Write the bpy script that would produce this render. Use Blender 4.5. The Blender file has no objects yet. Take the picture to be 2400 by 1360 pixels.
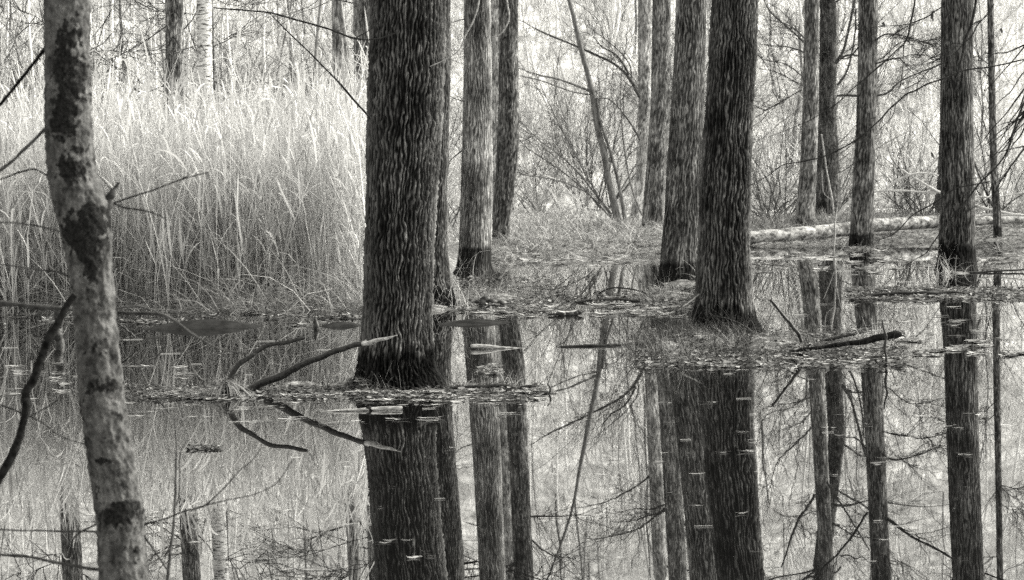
import bpy, math
import numpy as np
from mathutils import Matrix, Vector

S = bpy.context.scene
COL = S.collection
FPX, CX, CY, H = 6000.0, 1200.0, 680.0, 1.5      # focal length and centre in photo pixels, eye height
PITCH, ROLL = math.atan(240/6000.0), math.radians(1.4)

# ---------------------------------------------------------------- camera frame
cp, sp, cr, sr = math.cos(PITCH), math.sin(PITCH), math.cos(ROLL), math.sin(ROLL)
Fv = np.array([0, cp, -sp]); U0 = np.array([0, sp, cp]); R0 = np.array([1.0, 0, 0])
Rv = cr*R0 - sr*U0; Uv = sr*R0 + cr*U0
CAM = np.array([0, 0, H])

def ray(px, py):
    px = np.asarray(px, float)[..., None]; py = np.asarray(py, float)[..., None]
    return Fv + (px-CX)/FPX*Rv - (py-CY)/FPX*Uv
def at(px, py, Y):                                # point seen at a pixel, Y metres away
    r = ray(px, py); return CAM + r*(np.asarray(Y, float)[..., None]/r[..., 1:2])
def gnd(px, py, z=0.0):                           # point seen at a pixel, on the level z
    r = ray(px, py); return CAM + r*((z-H)/r[..., 2:3])
def mpp(Y): return Y/FPX                          # metres per photo pixel

# ---------------------------------------------------------------- noise
_rs = np.random.RandomState(7)
_perm = np.tile(_rs.permutation(256), 3)
_grad = _rs.normal(size=(256, 3)); _grad /= np.linalg.norm(_grad, axis=1)[:, None]
def perlin(x, y, z):
    x, y, z = np.broadcast_arrays(np.asarray(x, float), np.asarray(y, float), np.asarray(z, float))
    xi, yi, zi = np.floor(x).astype(int), np.floor(y).astype(int), np.floor(z).astype(int)
    xf, yf, zf = x-xi, y-yi, z-zi
    xi &= 255; yi &= 255; zi &= 255
    u, v, w = [t*t*t*(t*(t*6-15)+10) for t in (xf, yf, zf)]
    def g(i, j, k):
        h = _perm[_perm[_perm[(xi+i) & 255]+((yi+j) & 255)]+((zi+k) & 255)]
        G = _grad[h]
        return G[..., 0]*(xf-i)+G[..., 1]*(yf-j)+G[..., 2]*(zf-k)
    a = g(0,0,0)*(1-u)+g(1,0,0)*u; b = g(0,1,0)*(1-u)+g(1,1,0)*u
    c = g(0,0,1)*(1-u)+g(1,0,1)*u; d = g(0,1,1)*(1-u)+g(1,1,1)*u
    return ((a*(1-v)+b*v)*(1-w)+(c*(1-v)+d*v)*w)*1.6
def fbm(x, y, z, o=3):
    s = 0; a = 1.0; f = 1.0; n = 0
    for i in range(o):
        s = s+a*perlin(x*f+i*17.3, y*f+i*5.1, z*f-i*9.7); n += a; a *= .5; f *= 2.03
    return s/n

# ---------------------------------------------------------------- mesh helpers
def mk(name, V, F, mat, parent=None, attrs=None, smooth=True):
    V = np.asarray(V, np.float32).reshape(-1, 3); F = np.asarray(F, np.int32)
    k = F.shape[1]
    me = bpy.data.meshes.new(name)
    me.vertices.add(len(V)); me.vertices.foreach_set('co', V.ravel())
    me.loops.add(F.size); me.loops.foreach_set('vertex_index', F.ravel())
    me.polygons.add(len(F)); me.polygons.foreach_set('loop_start', np.arange(0, F.size, k, dtype=np.int32))
    me.polygons.foreach_set('loop_total', np.full(len(F), k, np.int32))
    me.update(calc_edges=True)
    me.polygons.foreach_set('use_smooth', np.full(len(F), smooth, bool))
    for n, a in (attrs or {}).items():
        at_ = me.attributes.new(n, 'FLOAT', 'POINT'); at_.data.foreach_set('value', np.asarray(a, np.float32).ravel())
    me.materials.append(mat)
    o = bpy.data.objects.new(name, me); COL.objects.link(o)
    if parent is not None: o.parent = parent
    return o
def tag(o, label=None, cat=None, group=None, kind=None):
    if label: o['label'] = label
    if cat: o['category'] = cat
    if group: o['group'] = group
    if kind: o['kind'] = kind
    return o
def empty(name, label, cat, loc=(0, 0, 0), group=None):
    o = bpy.data.objects.new(name, None); COL.objects.link(o); o.empty_display_size = .2
    o['base_x'] = float(loc[0])
    return tag(o, label, cat, group)

def smooth_line(P, n, axis_extra=None):           # Catmull-Rom resample
    P = np.asarray(P, float)
    if len(P) == 2: 
        t = np.linspace(0, 1, n)[:, None]; return P[0]*(1-t)+P[1]*t
    Q = np.vstack([2*P[0]-P[1], P, 2*P[-1]-P[-2]])
    seg = np.linalg.norm(np.diff(P[:, :3], axis=0), axis=1); cum = np.r_[0, np.cumsum(seg)]
    s = np.linspace(0, cum[-1], n); i = np.clip(np.searchsorted(cum, s, 'right')-1, 0, len(P)-2)
    t = ((s-cum[i])/np.maximum(seg[i], 1e-9))[:, None]
    a, b, c, d = Q[i], Q[i+1], Q[i+2], Q[i+3]
    return .5*((2*b)+(-a+c)*t+(2*a-5*b+4*c-d)*t*t+(-a+3*b-3*c+d)*t**3)

def tubes(P, R, k=4):                             # P (M,N,3) R (M,N) -> verts, quads
    M, N, _ = P.shape
    T = np.gradient(P, axis=1); T /= np.maximum(np.linalg.norm(T, axis=2, keepdims=True), 1e-9)
    ref = np.where(np.abs(T[:, :1, 2:3]) > .8, np.array([[[1., 0, 0]]]), np.array([[[0, 0, 1.]]]))
    A = np.cross(T, np.broadcast_to(ref, T.shape)); A /= np.maximum(np.linalg.norm(A, axis=2, keepdims=True), 1e-9)
    B = np.cross(T, A)
    th = np.arange(k)/k*2*np.pi
    V = P[:, :, None]+R[:, :, None, None]*(A[:, :, None]*np.cos(th)[:, None]+B[:, :, None]*np.sin(th)[:, None])
    base = (np.arange(M)*N*k)[:, None, None]; i = np.arange(N-1)[None, :, None]*k; j = np.arange(k)[None, None]
    j2 = (j+1) % k
    F = np.stack(np.broadcast_arrays(base+i+j, base+i+j2, base+i+k+j2, base+i+k+j), -1).reshape(-1, 4)
    return V.reshape(-1, 3), F
class Geo:
    def __init__(s): s.V = []; s.F = []; s.C = []; s.n = 0
    def add(s, V, F, c=0.5):
        s.V.append(V); s.F.append(F+s.n); s.n += len(V)
        s.C.append(np.broadcast_to(np.asarray(c, float), (len(V),)).copy() if np.ndim(c) == 0 else np.asarray(c, float))
    def mk(s, name, mat, parent=None, smooth=True):
        return mk(name, np.vstack(s.V), np.vstack(s.F), mat, parent, {'c': np.concatenate(s.C)}, smooth)
def ribbons(P, W, side):                          # P (M,N,3) W (M,N) side (M,3) or (M,N,3)
    M, N, _ = P.shape
    if side.ndim == 2: side = side[:, None]
    V = np.stack([P-side*W[..., None]*.5, P+side*W[..., None]*.5], 2)
    b = (np.arange(M)*N*2)[:, None]; i = np.arange(N-1)[None]*2
    F = np.stack([b+i, b+i+1, b+i+3, b+i+2], -1).reshape(-1, 4)
    return V.reshape(-1, 3), F
def nrm(a): return a/np.maximum(np.linalg.norm(a, axis=-1, keepdims=True), 1e-9)

def grow(rng, P, R, k, L, ang, up=0.0, rf=.5, t0=.15, N=6, curv=.25, wob=.06, endr=.25):
    M, n, _ = P.shape
    idx = np.repeat(np.arange(M), k)
    t = rng.uniform(t0, 1, len(idx))*(n-1); i = np.minimum(t.astype(int), n-2); f = (t-i)[:, None]
    pos = P[idx, i]*(1-f)+P[idx, i+1]*f; tan = nrm(P[idx, i+1]-P[idx, i])
    rad = (R[idx, i]*(1-f[:, 0])+R[idx, i+1]*f[:, 0])*rf
    pr = nrm(np.cross(tan, rng.normal(size=(len(idx), 3))))
    a = rng.uniform(*ang, len(idx))[:, None]
    d = nrm(tan*np.cos(a)+pr*np.sin(a)+np.array([0, 0, up]))
    ln = rng.uniform(*L, len(idx))[:, None, None]*(1.15-.5*t/(n-1))[:, None, None]
    cv = nrm(rng.normal(size=(len(idx), 3)))*curv
    s = np.linspace(0, 1, N)[None, :, None]
    w = np.cumsum(rng.normal(size=(len(idx), N, 3))*wob/np.sqrt(N), 1); w -= w[:, :1]
    Q = pos[:, None]+ln*(d[:, None]*s+cv[:, None]*s*s+w)
    RR = rad[:, None]*np.linspace(1, endr, N)[None]
    return Q, RR

# ---------------------------------------------------------------- materials
def new_mat(name):
    m = bpy.data.materials.new(name); m.use_nodes = True
    nt = m.node_tree; nt.nodes.clear()
    out = nt.nodes.new('ShaderNodeOutputMaterial')
    return m, nt, out
def N_(nt, t, **kw):
    n = nt.nodes.new(t)
    for k, v in kw.items():
        if k in n.inputs.keys(): n.inputs[k].default_value = v
        else: setattr(n, k, v)
    return n
def math_(nt, op, a, b=None, clamp=False):
    n = nt.nodes.new('ShaderNodeMath'); n.operation = op; n.use_clamp = clamp
    for i, v in enumerate((a, b)):
        if v is None: continue
        if isinstance(v, (int, float)): n.inputs[i].default_value = v
        else: nt.links.new(v, n.inputs[i])
    return n.outputs[0]
def noise_(nt, scale, detail=3, vec=None, st=(1, 1, 1), rough=.55):
    m = nt.nodes.new('ShaderNodeMapping'); m.inputs['Scale'].default_value = st
    if vec is None:
        g = nt.nodes.new('ShaderNodeNewGeometry'); vec = g.outputs['Position']
    nt.links.new(vec, m.inputs['Vector'])
    n = nt.nodes.new('ShaderNodeTexNoise'); n.inputs['Scale'].default_value = scale
    n.inputs['Detail'].default_value = detail; n.inputs['Roughness'].default_value = rough
    nt.links.new(m.outputs[0], n.inputs['Vector'])
    return n.outputs['Fac']
def ramp_(nt, fac, stops):
    r = nt.nodes.new('ShaderNodeValToRGB'); e = r.color_ramp.elements
    while len(e) < len(stops): e.new(.5)
    for i, (p, v) in enumerate(stops): e[i].position = p; e[i].color = (v, v, v, 1)
    nt.links.new(fac, r.inputs['Fac']); return r.outputs['Color']
def attr_(nt, n):
    a = nt.nodes.new('ShaderNodeAttribute'); a.attribute_name = n; return a.outputs['Fac']
def finish(nt, out, color, rough=.8, bump=None, bstr=.4, bdist=.01, spec=.3, coat=0):
    b = nt.nodes.new('ShaderNodeBsdfPrincipled')
    if isinstance(color, (int, float)): b.inputs['Base Color'].default_value = (color, color, color, 1)
    else: nt.links.new(color, b.inputs['Base Color'])
    if isinstance(rough, (int, float)): b.inputs['Roughness'].default_value = rough
    else: nt.links.new(rough, b.inputs['Roughness'])
    b.inputs['Specular IOR Level'].default_value = spec
    b.inputs['Coat Weight'].default_value = coat
    if bump is not None:
        bp = nt.nodes.new('ShaderNodeBump'); bp.inputs['Strength'].default_value = bstr; bp.inputs['Distance'].default_value = bdist
        nt.links.new(bump, bp.inputs['Height']); nt.links.new(bp.outputs[0], b.inputs['Normal'])
    nt.links.new(b.outputs[0], out.inputs['Surface'])
    return b

def bark_mat(name, dark, light, wet=.3, fine=60, patch=2.0, wetness=.35, wetn=.08):
    m, nt, out = new_mat(name)
    h = attr_(nt, 'h')
    base = ramp_(nt, h, [(0.12, dark*.25), (.36, dark), (.56, dark*.6+light*.4), (.86, light)])
    lich = noise_(nt, patch, 4)
    lm = ramp_(nt, lich, [(.33, .5), (.5, 1.0), (.68, 1.6)])
    mx = N_(nt, 'ShaderNodeMix', data_type='RGBA', blend_type='MULTIPLY'); mx.inputs[0].default_value = 1
    nt.links.new(base, mx.inputs[6]); nt.links.new(lm, mx.inputs[7])
    fn = noise_(nt, fine, 4, st=(1, 1, .16))
    fm = ramp_(nt, fn, [(.3, .72), (.5, 1.0), (.7, 1.28)])
    m2 = N_(nt, 'ShaderNodeMix', data_type='RGBA', blend_type='MULTIPLY'); m2.inputs[0].default_value = 1
    nt.links.new(mx.outputs[2], m2.inputs[6]); nt.links.new(fm, m2.inputs[7])
    g = nt.nodes.new('ShaderNodeNewGeometry'); sx = nt.nodes.new('ShaderNodeSeparateXYZ'); nt.links.new(g.outputs['Position'], sx.inputs[0])
    wn = noise_(nt, 5, 3, st=(1.6, 1.6, .5))
    zz = math_(nt, 'SUBTRACT', sx.outputs['Z'], math_(nt, 'MULTIPLY', math_(nt, 'SUBTRACT', wn, .5), wetn*6))
    wm = N_(nt, 'ShaderNodeMapRange'); nt.links.new(zz, wm.inputs[0])
    wm.inputs[1].default_value = wet-.02; wm.inputs[2].default_value = wet+.05; wm.inputs[3].default_value = wetness; wm.inputs[4].default_value = 1
    m3 = N_(nt, 'ShaderNodeMix', data_type='RGBA', blend_type='MULTIPLY'); m3.inputs[0].default_value = 1
    nt.links.new(m2.outputs[2], m3.inputs[6]); nt.links.new(wm.outputs[0], m3.inputs[7])
    finish(nt, out, m3.outputs[2], .95, fn, .6, .006, .04)
    return m
def flat_mat(name, a, b, scale=20, st=(1, 1, 1), rough=.8, spec=.3, bstr=.3, stops=(.35, .65)):
    m, nt, out = new_mat(name)
    n = noise_(nt, scale, 4, st=st)
    finish(nt, out, ramp_(nt, n, [(stops[0], a), (stops[1], b)]), rough, n, bstr, .005, spec)
    return m
def blade_mat(name, a, b, trans=.35, rough=.6):
    m, nt, out = new_mat(name)
    c = ramp_(nt, attr_(nt, 'c'), [(0, a), (1, b)])
    d = nt.nodes.new('ShaderNodeBsdfPrincipled'); d.inputs['Roughness'].default_value = rough; d.inputs['Specular IOR Level'].default_value = .25
    t = nt.nodes.new('ShaderNodeBsdfTranslucent'); mx = nt.nodes.new('ShaderNodeMixShader'); mx.inputs[0].default_value = trans
    nt.links.new(c, d.inputs['Base Color']); nt.links.new(c, t.inputs['Color'])
    nt.links.new(d.outputs[0], mx.inputs[1]); nt.links.new(t.outputs[0], mx.inputs[2]); nt.links.new(mx.outputs[0], out.inputs['Surface'])
    return m

M = {}
M['bark_big'] = bark_mat('furrowed_dark_bark', .018, .115, wet=.27, wetness=.16, fine=70, patch=3)
M['bark_dark'] = bark_mat('dark_bark', .028, .15, wet=.42, wetness=.2, fine=60)
M['bark_mid'] = bark_mat('grey_bark', .085, .32, wet=.42, wetness=.22, fine=45, wetn=.03)
M['bark_mid_low'] = bark_mat('grey_bark_low_tidemark', .048, .21, wet=.30, wetness=.22, fine=45, wetn=.03)
M['bark_pale'] = bark_mat('pale_bark', .2, .5, wet=-1, fine=35)
M['twig_dark'] = flat_mat('dark_twig', .008, .035, 40, spec=.1)
M['twig_mid'] = flat_mat('grey_twig', .03, .09, 20, spec=.05)
M['twig_pale'] = flat_mat('pale_twig', .16, .42, 30, spec=.1)
M['bare'] = flat_mat('barkless_branch', .3, .62, 25, spec=.1)
M['black'] = flat_mat('black_bark', .003, .018, 45, spec=.05, bstr=1)
M['wet_wood'] = flat_mat('wet_dark_wood', .006, .035, 45, (1, 1, 1), .5, .3, 1)
M['dry_wood'] = flat_mat('dry_splintered_wood', .15, .5, 60, (.4, 1, 1), .7, .3, .6)
M['reed'] = blade_mat('dry_reed', .36, .76, .58)
M['grass'] = blade_mat('dry_grass', .02, .66, .35)
M['litter'] = blade_mat('leaf_litter', .008, .62, .1, .5)
M['far'] = blade_mat('far_wood_bark', .05, .85, 0.0, .9)
M['mud'] = flat_mat('mud_and_dark_bulge', .012, .03, 6, rough=.9, spec=0.02, bstr=.15)  # mud of the pond bed; also the dark reflected tone of the water bulges

# birch
m, nt, out = new_mat('white_birch_bark')
n1 = noise_(nt, 7, 4, st=(1, 1, 6)); n2 = noise_(nt, 1.7, 3, st=(1, 1, 1.2))
c = ramp_(nt, n1, [(.40, .04), (.46, .66), (.7, .8)]); c2 = ramp_(nt, n2, [(.3, .35), (.45, 1)])
mx = N_(nt, 'ShaderNodeMix', data_type='RGBA', blend_type='MULTIPLY'); mx.inputs[0].default_value = 1
nt.links.new(c, mx.inputs[6]); nt.links.new(c2, mx.inputs[7])
finish(nt, out, mx.outputs[2], .6, n1, .3, .004, .3); M['birch'] = m
m, nt, out = new_mat('blotchy_birch_log')
n1 = noise_(nt, 6.5, 6, st=(.6, 1, 1), rough=.8); n2 = noise_(nt, 22, 3, st=(2, 1, 1))
c = ramp_(nt, n1, [(.42, .02), (.49, .20), (.60, .48)]); c2 = ramp_(nt, n2, [(.3, .5), (.5, 1)])
mx = N_(nt, 'ShaderNodeMix', data_type='RGBA', blend_type='MULTIPLY'); mx.inputs[0].default_value = 1
nt.links.new(c, mx.inputs[6]); nt.links.new(c2, mx.inputs[7])
finish(nt, out, mx.outputs[2], .7, n1, .3, .006, .3); M['log'] = m
# mottled young alder bark, moss attribute
m, nt, out = new_mat('mottled_smooth_bark')
n1 = noise_(nt, 17, 8, st=(1, 1, .7), rough=.78); base = ramp_(nt, n1, [(.36, .015), (.45, .045), (.56, .10), (.68, .17)])
mo = attr_(nt, 'moss'); n2 = noise_(nt, 110, 4)
mc = ramp_(nt, n2, [(.35, .004), (.62, .02)])
mx = N_(nt, 'ShaderNodeMix', data_type='RGBA'); nt.links.new(mo, mx.inputs[0]); nt.links.new(base, mx.inputs[6]); nt.links.new(mc, mx.inputs[7])
finish(nt, out, mx.outputs[2], .85, n1, .7, .006, .08); M['alder'] = m
# water
m, nt, out = new_mat('still_dark_water')
fr = N_(nt, 'ShaderNodeFresnel'); fr.inputs['IOR'].default_value = 2.7
gl = N_(nt, 'ShaderNodeBsdfGlossy'); gl.inputs['Roughness'].default_value = 0.004; gl.inputs['Color'].default_value = (1, 1, 1, 1)
df = N_(nt, 'ShaderNodeBsdfDiffuse'); df.inputs['Color'].default_value = (.005, .005, .005, 1)
nz = noise_(nt, 2.2, 2, st=(1, 1, 1)); bp = N_(nt, 'ShaderNodeBump'); bp.inputs['Strength'].default_value = .03; bp.inputs['Distance'].default_value = .003
nt.links.new(nz, bp.inputs['Height']); nt.links.new(bp.outputs[0], gl.inputs['Normal'])
mxs = N_(nt, 'ShaderNodeMixShader'); nt.links.new(fr.outputs[0], mxs.inputs[0]); nt.links.new(df.outputs[0], mxs.inputs[1]); nt.links.new(gl.outputs[0], mxs.inputs[2])
nt.links.new(mxs.outputs[0], out.inputs['Surface']); M['water'] = m
# ground: litter-covered mud near, bleached dry meadow on the slope
m, nt, out = new_mat('swamp_ground')
n1 = noise_(nt, 9, 6, rough=.7); c1 = ramp_(nt, n1, [(.32, .02), (.5, .09), (.68, .40)])
n2 = noise_(nt, .9, 8, st=(1, .3, .6), rough=.75); c2 = ramp_(nt, n2, [(.34, .22), (.5, .55), (.62, .88)])
g = nt.nodes.new('ShaderNodeNewGeometry'); sx = nt.nodes.new('ShaderNodeSeparateXYZ'); nt.links.new(g.outputs['Position'], sx.inputs[0])
mr = N_(nt, 'ShaderNodeMapRange'); nt.links.new(sx.outputs['Y'], mr.inputs[0]); mr.inputs[1].default_value = 66; mr.inputs[2].default_value = 96
mx = N_(nt, 'ShaderNodeMix', data_type='RGBA'); nt.links.new(mr.outputs[0], mx.inputs[0]); nt.links.new(c1, mx.inputs[6]); nt.links.new(c2, mx.inputs[7])
finish(nt, out, mx.outputs[2], .9, n1, .6, .03, .2); M['ground'] = m

# ---------------------------------------------------------------- terrain
def u_of(px): return (px-CX)/FPX
SHU = np.array([-1200, 25, 560, 860, 960, 1060, 1150, 1300, 1560, 1660, 1760, 2100, 2400, 3600.])
SHY = np.array([31.5, 31.8, 31.2, 31.2, 33, 47, 52, 53, 55, 57, 58.5, 59.5, 57.5, 56.])
MOUNDS = []   # X, Y, half x, half y, height
def mound(px, py, wpx, dy, h):
    p = gnd(px, py); MOUNDS.append((p[0], p[1], wpx/2*mpp(p[1]), dy, h))
for a in [(700,905,330,.45,.42),(880,912,420,.55,.46),(1100,908,280,.3,.40),(540,905,150,.35,.42),
          (1620,800,340,1.5,.47),(1780,808,420,1.1,.46),(1980,810,330,.8,.44),(1560,815,200,1.0,.45),
          (1165,695,270,2.0,.45),(1090,715,260,1.2,.42),(1430,696,330,.6,.395),(1570,692,260,1.6,.43),(1200,668,160,1.5,.40),
          (2200,690,420,.55,.395),(2250,640,180,1.3,.41),(2340,600,160,3.0,.50),(1600,665,180,2.,.42),
          (1260,602,300,2.5,.50),(1420,590,260,4,.46),(1880,597,300,1.5,.40),(2030,585,160,2.,.40),(1010,725,260,1.0,.44)]:
    mound(*a)
def ground_z(X, Y):
    u = X/np.maximum(Y, 1)
    px = CX+u*FPX
    ys = np.interp(px, SHU, SHY)+fbm(X*.35, Y*.35, 3.1, 3)*2.2
    z = -.38+np.zeros_like(X)
    t = np.clip((Y-ys+1.6)/8, 0, 1); z = z+(.38+.23)*(1-(1-t)**2)
    t2 = np.clip((Y-78)/40, 0, 1); z = z+.55*t2*t2*(3-2*t2)
    s = np.clip(Y-98, 0, None); z = z+.30*s*s/(s+14)
    lim = (Y > 8)
    for mx_, my_, hx, hy, h in MOUNDS:
        d2 = ((X-mx_)/hx)**2+((Y-my_)/hy)**2
        z = np.maximum(z, -.38+h*np.exp(-d2*.9))
    z = z+fbm(X*1.3, Y*1.3, .7, 3)*.055+np.clip(Y-54, 0, 1)*fbm(X*.9, Y*.45, 5.5, 3)*.16+fbm(X*6, Y*6, 2.7, 2)*.018*np.clip(z+.4, 0, 1)*2
    z = z+fbm(X*.05, Y*.05, 9.2, 3)*np.clip((Y-105)/40, 0, 1)*3.5
    return z
nr, nc = 560, 460
Yg = 7.0*np.exp(np.linspace(0, math.log(300/7.0), nr)); ug = np.linspace(-.55, .55, nc)
Xm = ug[None]*Yg[:, None]; Ym = np.broadcast_to(Yg[:, None], Xm.shape)
Zm = ground_z(Xm, Ym)
V = np.stack([Xm, Ym, Zm], -1).reshape(-1, 3)
i = np.arange(nr-1)[:, None]*nc; j = np.arange(nc-1)[None]
Fq = np.stack([i+j, i+j+1, i+nc+j+1, i+nc+j], -1).reshape(-1, 4)
# outer skirt to the horizon
tag(mk('ground', V, Fq, M['ground']), kind='structure')
o = mk('pond_bed', [(-1500, -600, -1.6), (1500, -600, -1.6), (1500, 2400, -1.6), (-1500, 2400, -1.6)], [(0, 1, 2, 3)], M['mud']); tag(o, kind='structure')
o = mk('water', [(-400, -300, 0), (400, -300, 0), (400, 320, 0), (-400, 320, 0)], [(0, 1, 2, 3)], M['water']); tag(o, kind='structure')

# ---------------------------------------------------------------- trunks
def trunk_mesh(name, d, edges, mat, parent, step, amp, su, sv, ztop=13, seed=0, base_y=None, lean=None, lobes=.06, zb=None, moss=None, yd=None, mode='furrow'):
    e = np.array(sorted(edges, key=lambda q: -q[0]), float)      # bottom first
    yd = d if yd is None else yd
    Pc = at((e[:, 1]+e[:, 2])/2, e[:, 0], np.full(len(e), d)); rr = (e[:, 2]-e[:, 1])/2*mpp(d)
    zc = Pc[:, 2]; xc = Pc[:, 0]
    zlo = (min(zc[0], 0) - .45) if zb is None else zb
    zhi = zc[-1]+(110 if d < 35 else 300)*mpp(d)
    zd = np.arange(zlo, zhi, step); zu = np.linspace(zhi, ztop, 26)[1:]; Z = np.r_[zd, zu]
    x = np.interp(Z, zc, xc); r = np.interp(Z, zc, rr)
    kk = max(3, int(.22/step)); ker = np.hanning(kk+2)[1:-1]; ker /= ker.sum()
    pad = lambda a: np.convolve(np.pad(a, (kk//2, kk-1-kk//2), 'edge'), ker, 'valid')
    nd = len(zd)
    slope = (xc[-1]-xc[-2])/(zc[-1]-zc[-2]) if lean is None else lean
    dz = np.clip(Z-zc[-1], 0, None); x = x+slope*dz
    x[:nd] = pad(x)[:nd]; r = np.r_[pad(r)[:nd], rr[-1]*(1-.75*np.clip((zu-zc[-1])/(ztop-zc[-1]), 0, 1)**1.3)]
    lo = Z < zc[0]; r = r+np.where(lo, (zc[0]-Z)*.25, 0)
    na = int(np.clip(2*np.pi*rr.mean()/step, 24, 640))
    th = np.arange(na)/na*2*np.pi
    TH, ZZ = np.meshgrid(th, Z)
    R_ = r[:, None]; ct, st = np.cos(TH), np.sin(TH)
    lob = 1+lobes*np.exp(-np.clip(ZZ-zc[0], 0, None)/.25)*fbm(ct*1.3+seed, st*1.3, ZZ*.6, 2)*2.2+.03*fbm(ct*.8+seed, st*.8, ZZ*.9+seed, 2)
    X0 = R_*ct; Y0 = R_*st
    # furrows: domain-warped ridges stretched along the trunk
    wx = fbm(X0/su*.35+seed, Y0/su*.35, ZZ/sv*.6, 2)*.9
    if mode == 'furrow':
        # interlacing ridges that run up the stem: warped phase round the girth, broken along the length
        nf = max(7, round(2*np.pi*rr.mean()/(su*1.5)))
        w1 = fbm(ct*2.2+seed, st*2.2, ZZ/sv*.42, 3)*9.5+fbm(X0/su*.5, Y0/su*.5+seed, ZZ/sv*1.3, 2)*3.9
        w2 = fbm(ct*2.9-seed, st*2.9, ZZ/sv*.5+7, 3)*8.0+fbm(X0/su*.7+3, Y0/su*.7+seed, ZZ/sv*1.7, 2)*3.6
        s1 = .5+.5*np.sin(nf*TH+w1); s2 = .5+.5*np.sin(nf*1.0*2*TH+w2*1.3)
        brk = np.clip(.58+1.2*fbm(X0/su*.9+2, Y0/su*.9, ZZ/sv*1.2+seed, 2), 0, 1)
        f1 = perlin(X0/su*2.8+8, Y0/su*2.8, ZZ/sv*1.7); f2 = perlin(X0/su*6, Y0/su*6, ZZ/sv*4.5)
        big = fbm(ct*1.2+seed*2, st*1.2, ZZ*.9, 2)
        f3 = fbm(X0/su*.45-4, Y0/su*.45, ZZ/sv*.35, 2)
        h = np.clip((.50*s1**1.3+.26*s2**1.5)*(.5+.7*brk)*(1+.9*f3)+.22*f1+.15*f2+.2*big+.13, 0, 1)
    else:
        h = np.clip(.5+.9*fbm(X0/su+seed, Y0/su, ZZ/sv, 3), 0, 1)
    R2 = R_*lob+amp*(h-.4)
    Vx = x[:, None]+R2*ct; Vy = yd+R2*st
    V = np.stack([Vx, Vy, ZZ], -1).reshape(-1, 3)
    i = np.arange(len(Z)-1)[:, None]*na; j = np.arange(na)[None]; j2 = (j+1) % na
    F = np.stack([i+j, i+j2, i+na+j2, i+na+j], -1).reshape(-1, 4)
    attrs = {'h': h}
    if moss is not None: attrs['moss'] = moss(Vx, Vy, ZZ)
    o = mk(name, V, F, mat, parent, attrs)
    return o
def add_tubes(name, specs, mat, parent=None, k=6, n=20, seed=0, knob=.12, c=.5):
    """specs: one polyline list [(px,py,w_px,Y)...] in photo pixels"""
    g = Geo(); rng = np.random.RandomState(seed+11)
    for sp_ in specs:
        a = np.array(sp_, float); P = at(a[:, 0], a[:, 1], a[:, 3]); w = a[:, 2]/2*mpp(a[:, 3])
        Q = smooth_line(np.c_[P, w], n)
        r = np.maximum(Q[:, 3], .0006)
        def sn(sz, kk): 
            a = rng.normal(size=(sz+2*kk,)); ke = np.hanning(kk+2)[1:-1]; return np.convolve(a, ke/np.sqrt((ke**2).sum()), 'same')[kk:kk+sz]
        r = r*np.clip(1+knob*(.55*sn(n, 5)+.35*sn(n, 2)), .6, 1.5)
        wb = np.stack([sn(n, 7) for _ in range(3)], 1)*r[:, None]*min(.3, knob*2); wb[0] = wb[-1] = 0
        V, F = tubes((Q[:, :3]+wb)[None], np.abs(r)[None], k); g.add(V, F, c)
        # end cap
        ring = V.reshape(n, k, 3)
        for e_, rg in ((0, ring[0]), (1, ring[-1])):
            cpt = rg.mean(0); s = len(rg)
            VV = np.vstack([rg, (rg-cpt)*.02+cpt]); FF = np.array([(q, (q+1) % s, s+(q+1) % s, s+q) for q in range(s)])
            g.add(VV, FF, c)
    return g.mk(name, mat, parent)

def dist(px, py): return float(gnd(px, py)[1])
dA, dB, dC, dD, dE = dist(945, 908), dist(1700, 788), dist(1590, 662), dist(1110, 638), dist(2242, 636)
dA2, dF, dG, dH = dist(1035, 722), dist(2018, 582), dist(1530, 563), dist(1172, 592)
dFG = 9.0
TREES = {}
def tree(name, key, label, d, edges, mat, amp, su, sv, step, part='trunk', **kw):
    p = at((edges[-1][1]+edges[-1][2])/2, edges[-1][0], d)
    t = empty(name, label, 'tree', p, kw.pop('group', None))
    trunk_mesh(part, d, edges, mat, t, step, amp, su, sv, **kw); TREES[key] = t
    return t
tree('tree', 'A', 'largest dark tree trunk with deep furrowed bark, standing in the water beside two slanting sticks', dA,
     [(20,872,1042),(120,868,1040),(270,865,1035),(450,861,1022),(600,857,1012),(700,855,1011),(780,851,1013),(860,842,1018),(880,836,1030),(900,826,1046),(914,818,1056)],
     M['bark_big'], .036, .021, .12, .0055, seed=3, lobes=.22)
tree('tree', 'A2', 'dark trunk half hidden behind the right edge of the largest trunk, flared foot', dA2,
     [(20,960,1055),(150,962,1056),(300,962,1051),(450,958,1047),(600,955,1050),(660,950,1058),(722,945,1074)], M['bark_big'], .02, .024, .12, .009, seed=9, lobes=.1)
tree('tree', 'B', 'second darkest furrowed trunk rising from the debris island, leaning slightly right as it rises', dB,
     [(22,1671,1773),(150,1663,1770),(250,1656,1764),(350,1648,1759),(450,1641,1757),(550,1639,1755),(650,1633,1759),(720,1630,1762),(760,1627,1770),(782,1620,1784),(796,1606,1800)],
     M['bark_big'], .036, .025, .15, .007, seed=17, lobes=.2)
tree('tree', 'C', 'trunk with a sharp dark tidemark, just left of the leaning furrowed trunk', dC,
     [(22,1585,1655),(150,1580,1652),(300,1570,1648),(400,1562,1644),(500,1558,1642),(600,1549,1640),(640,1544,1642),(664,1532,1648)], M['bark_mid_low'], .018, .035, .18, .011, seed=23)
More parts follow.
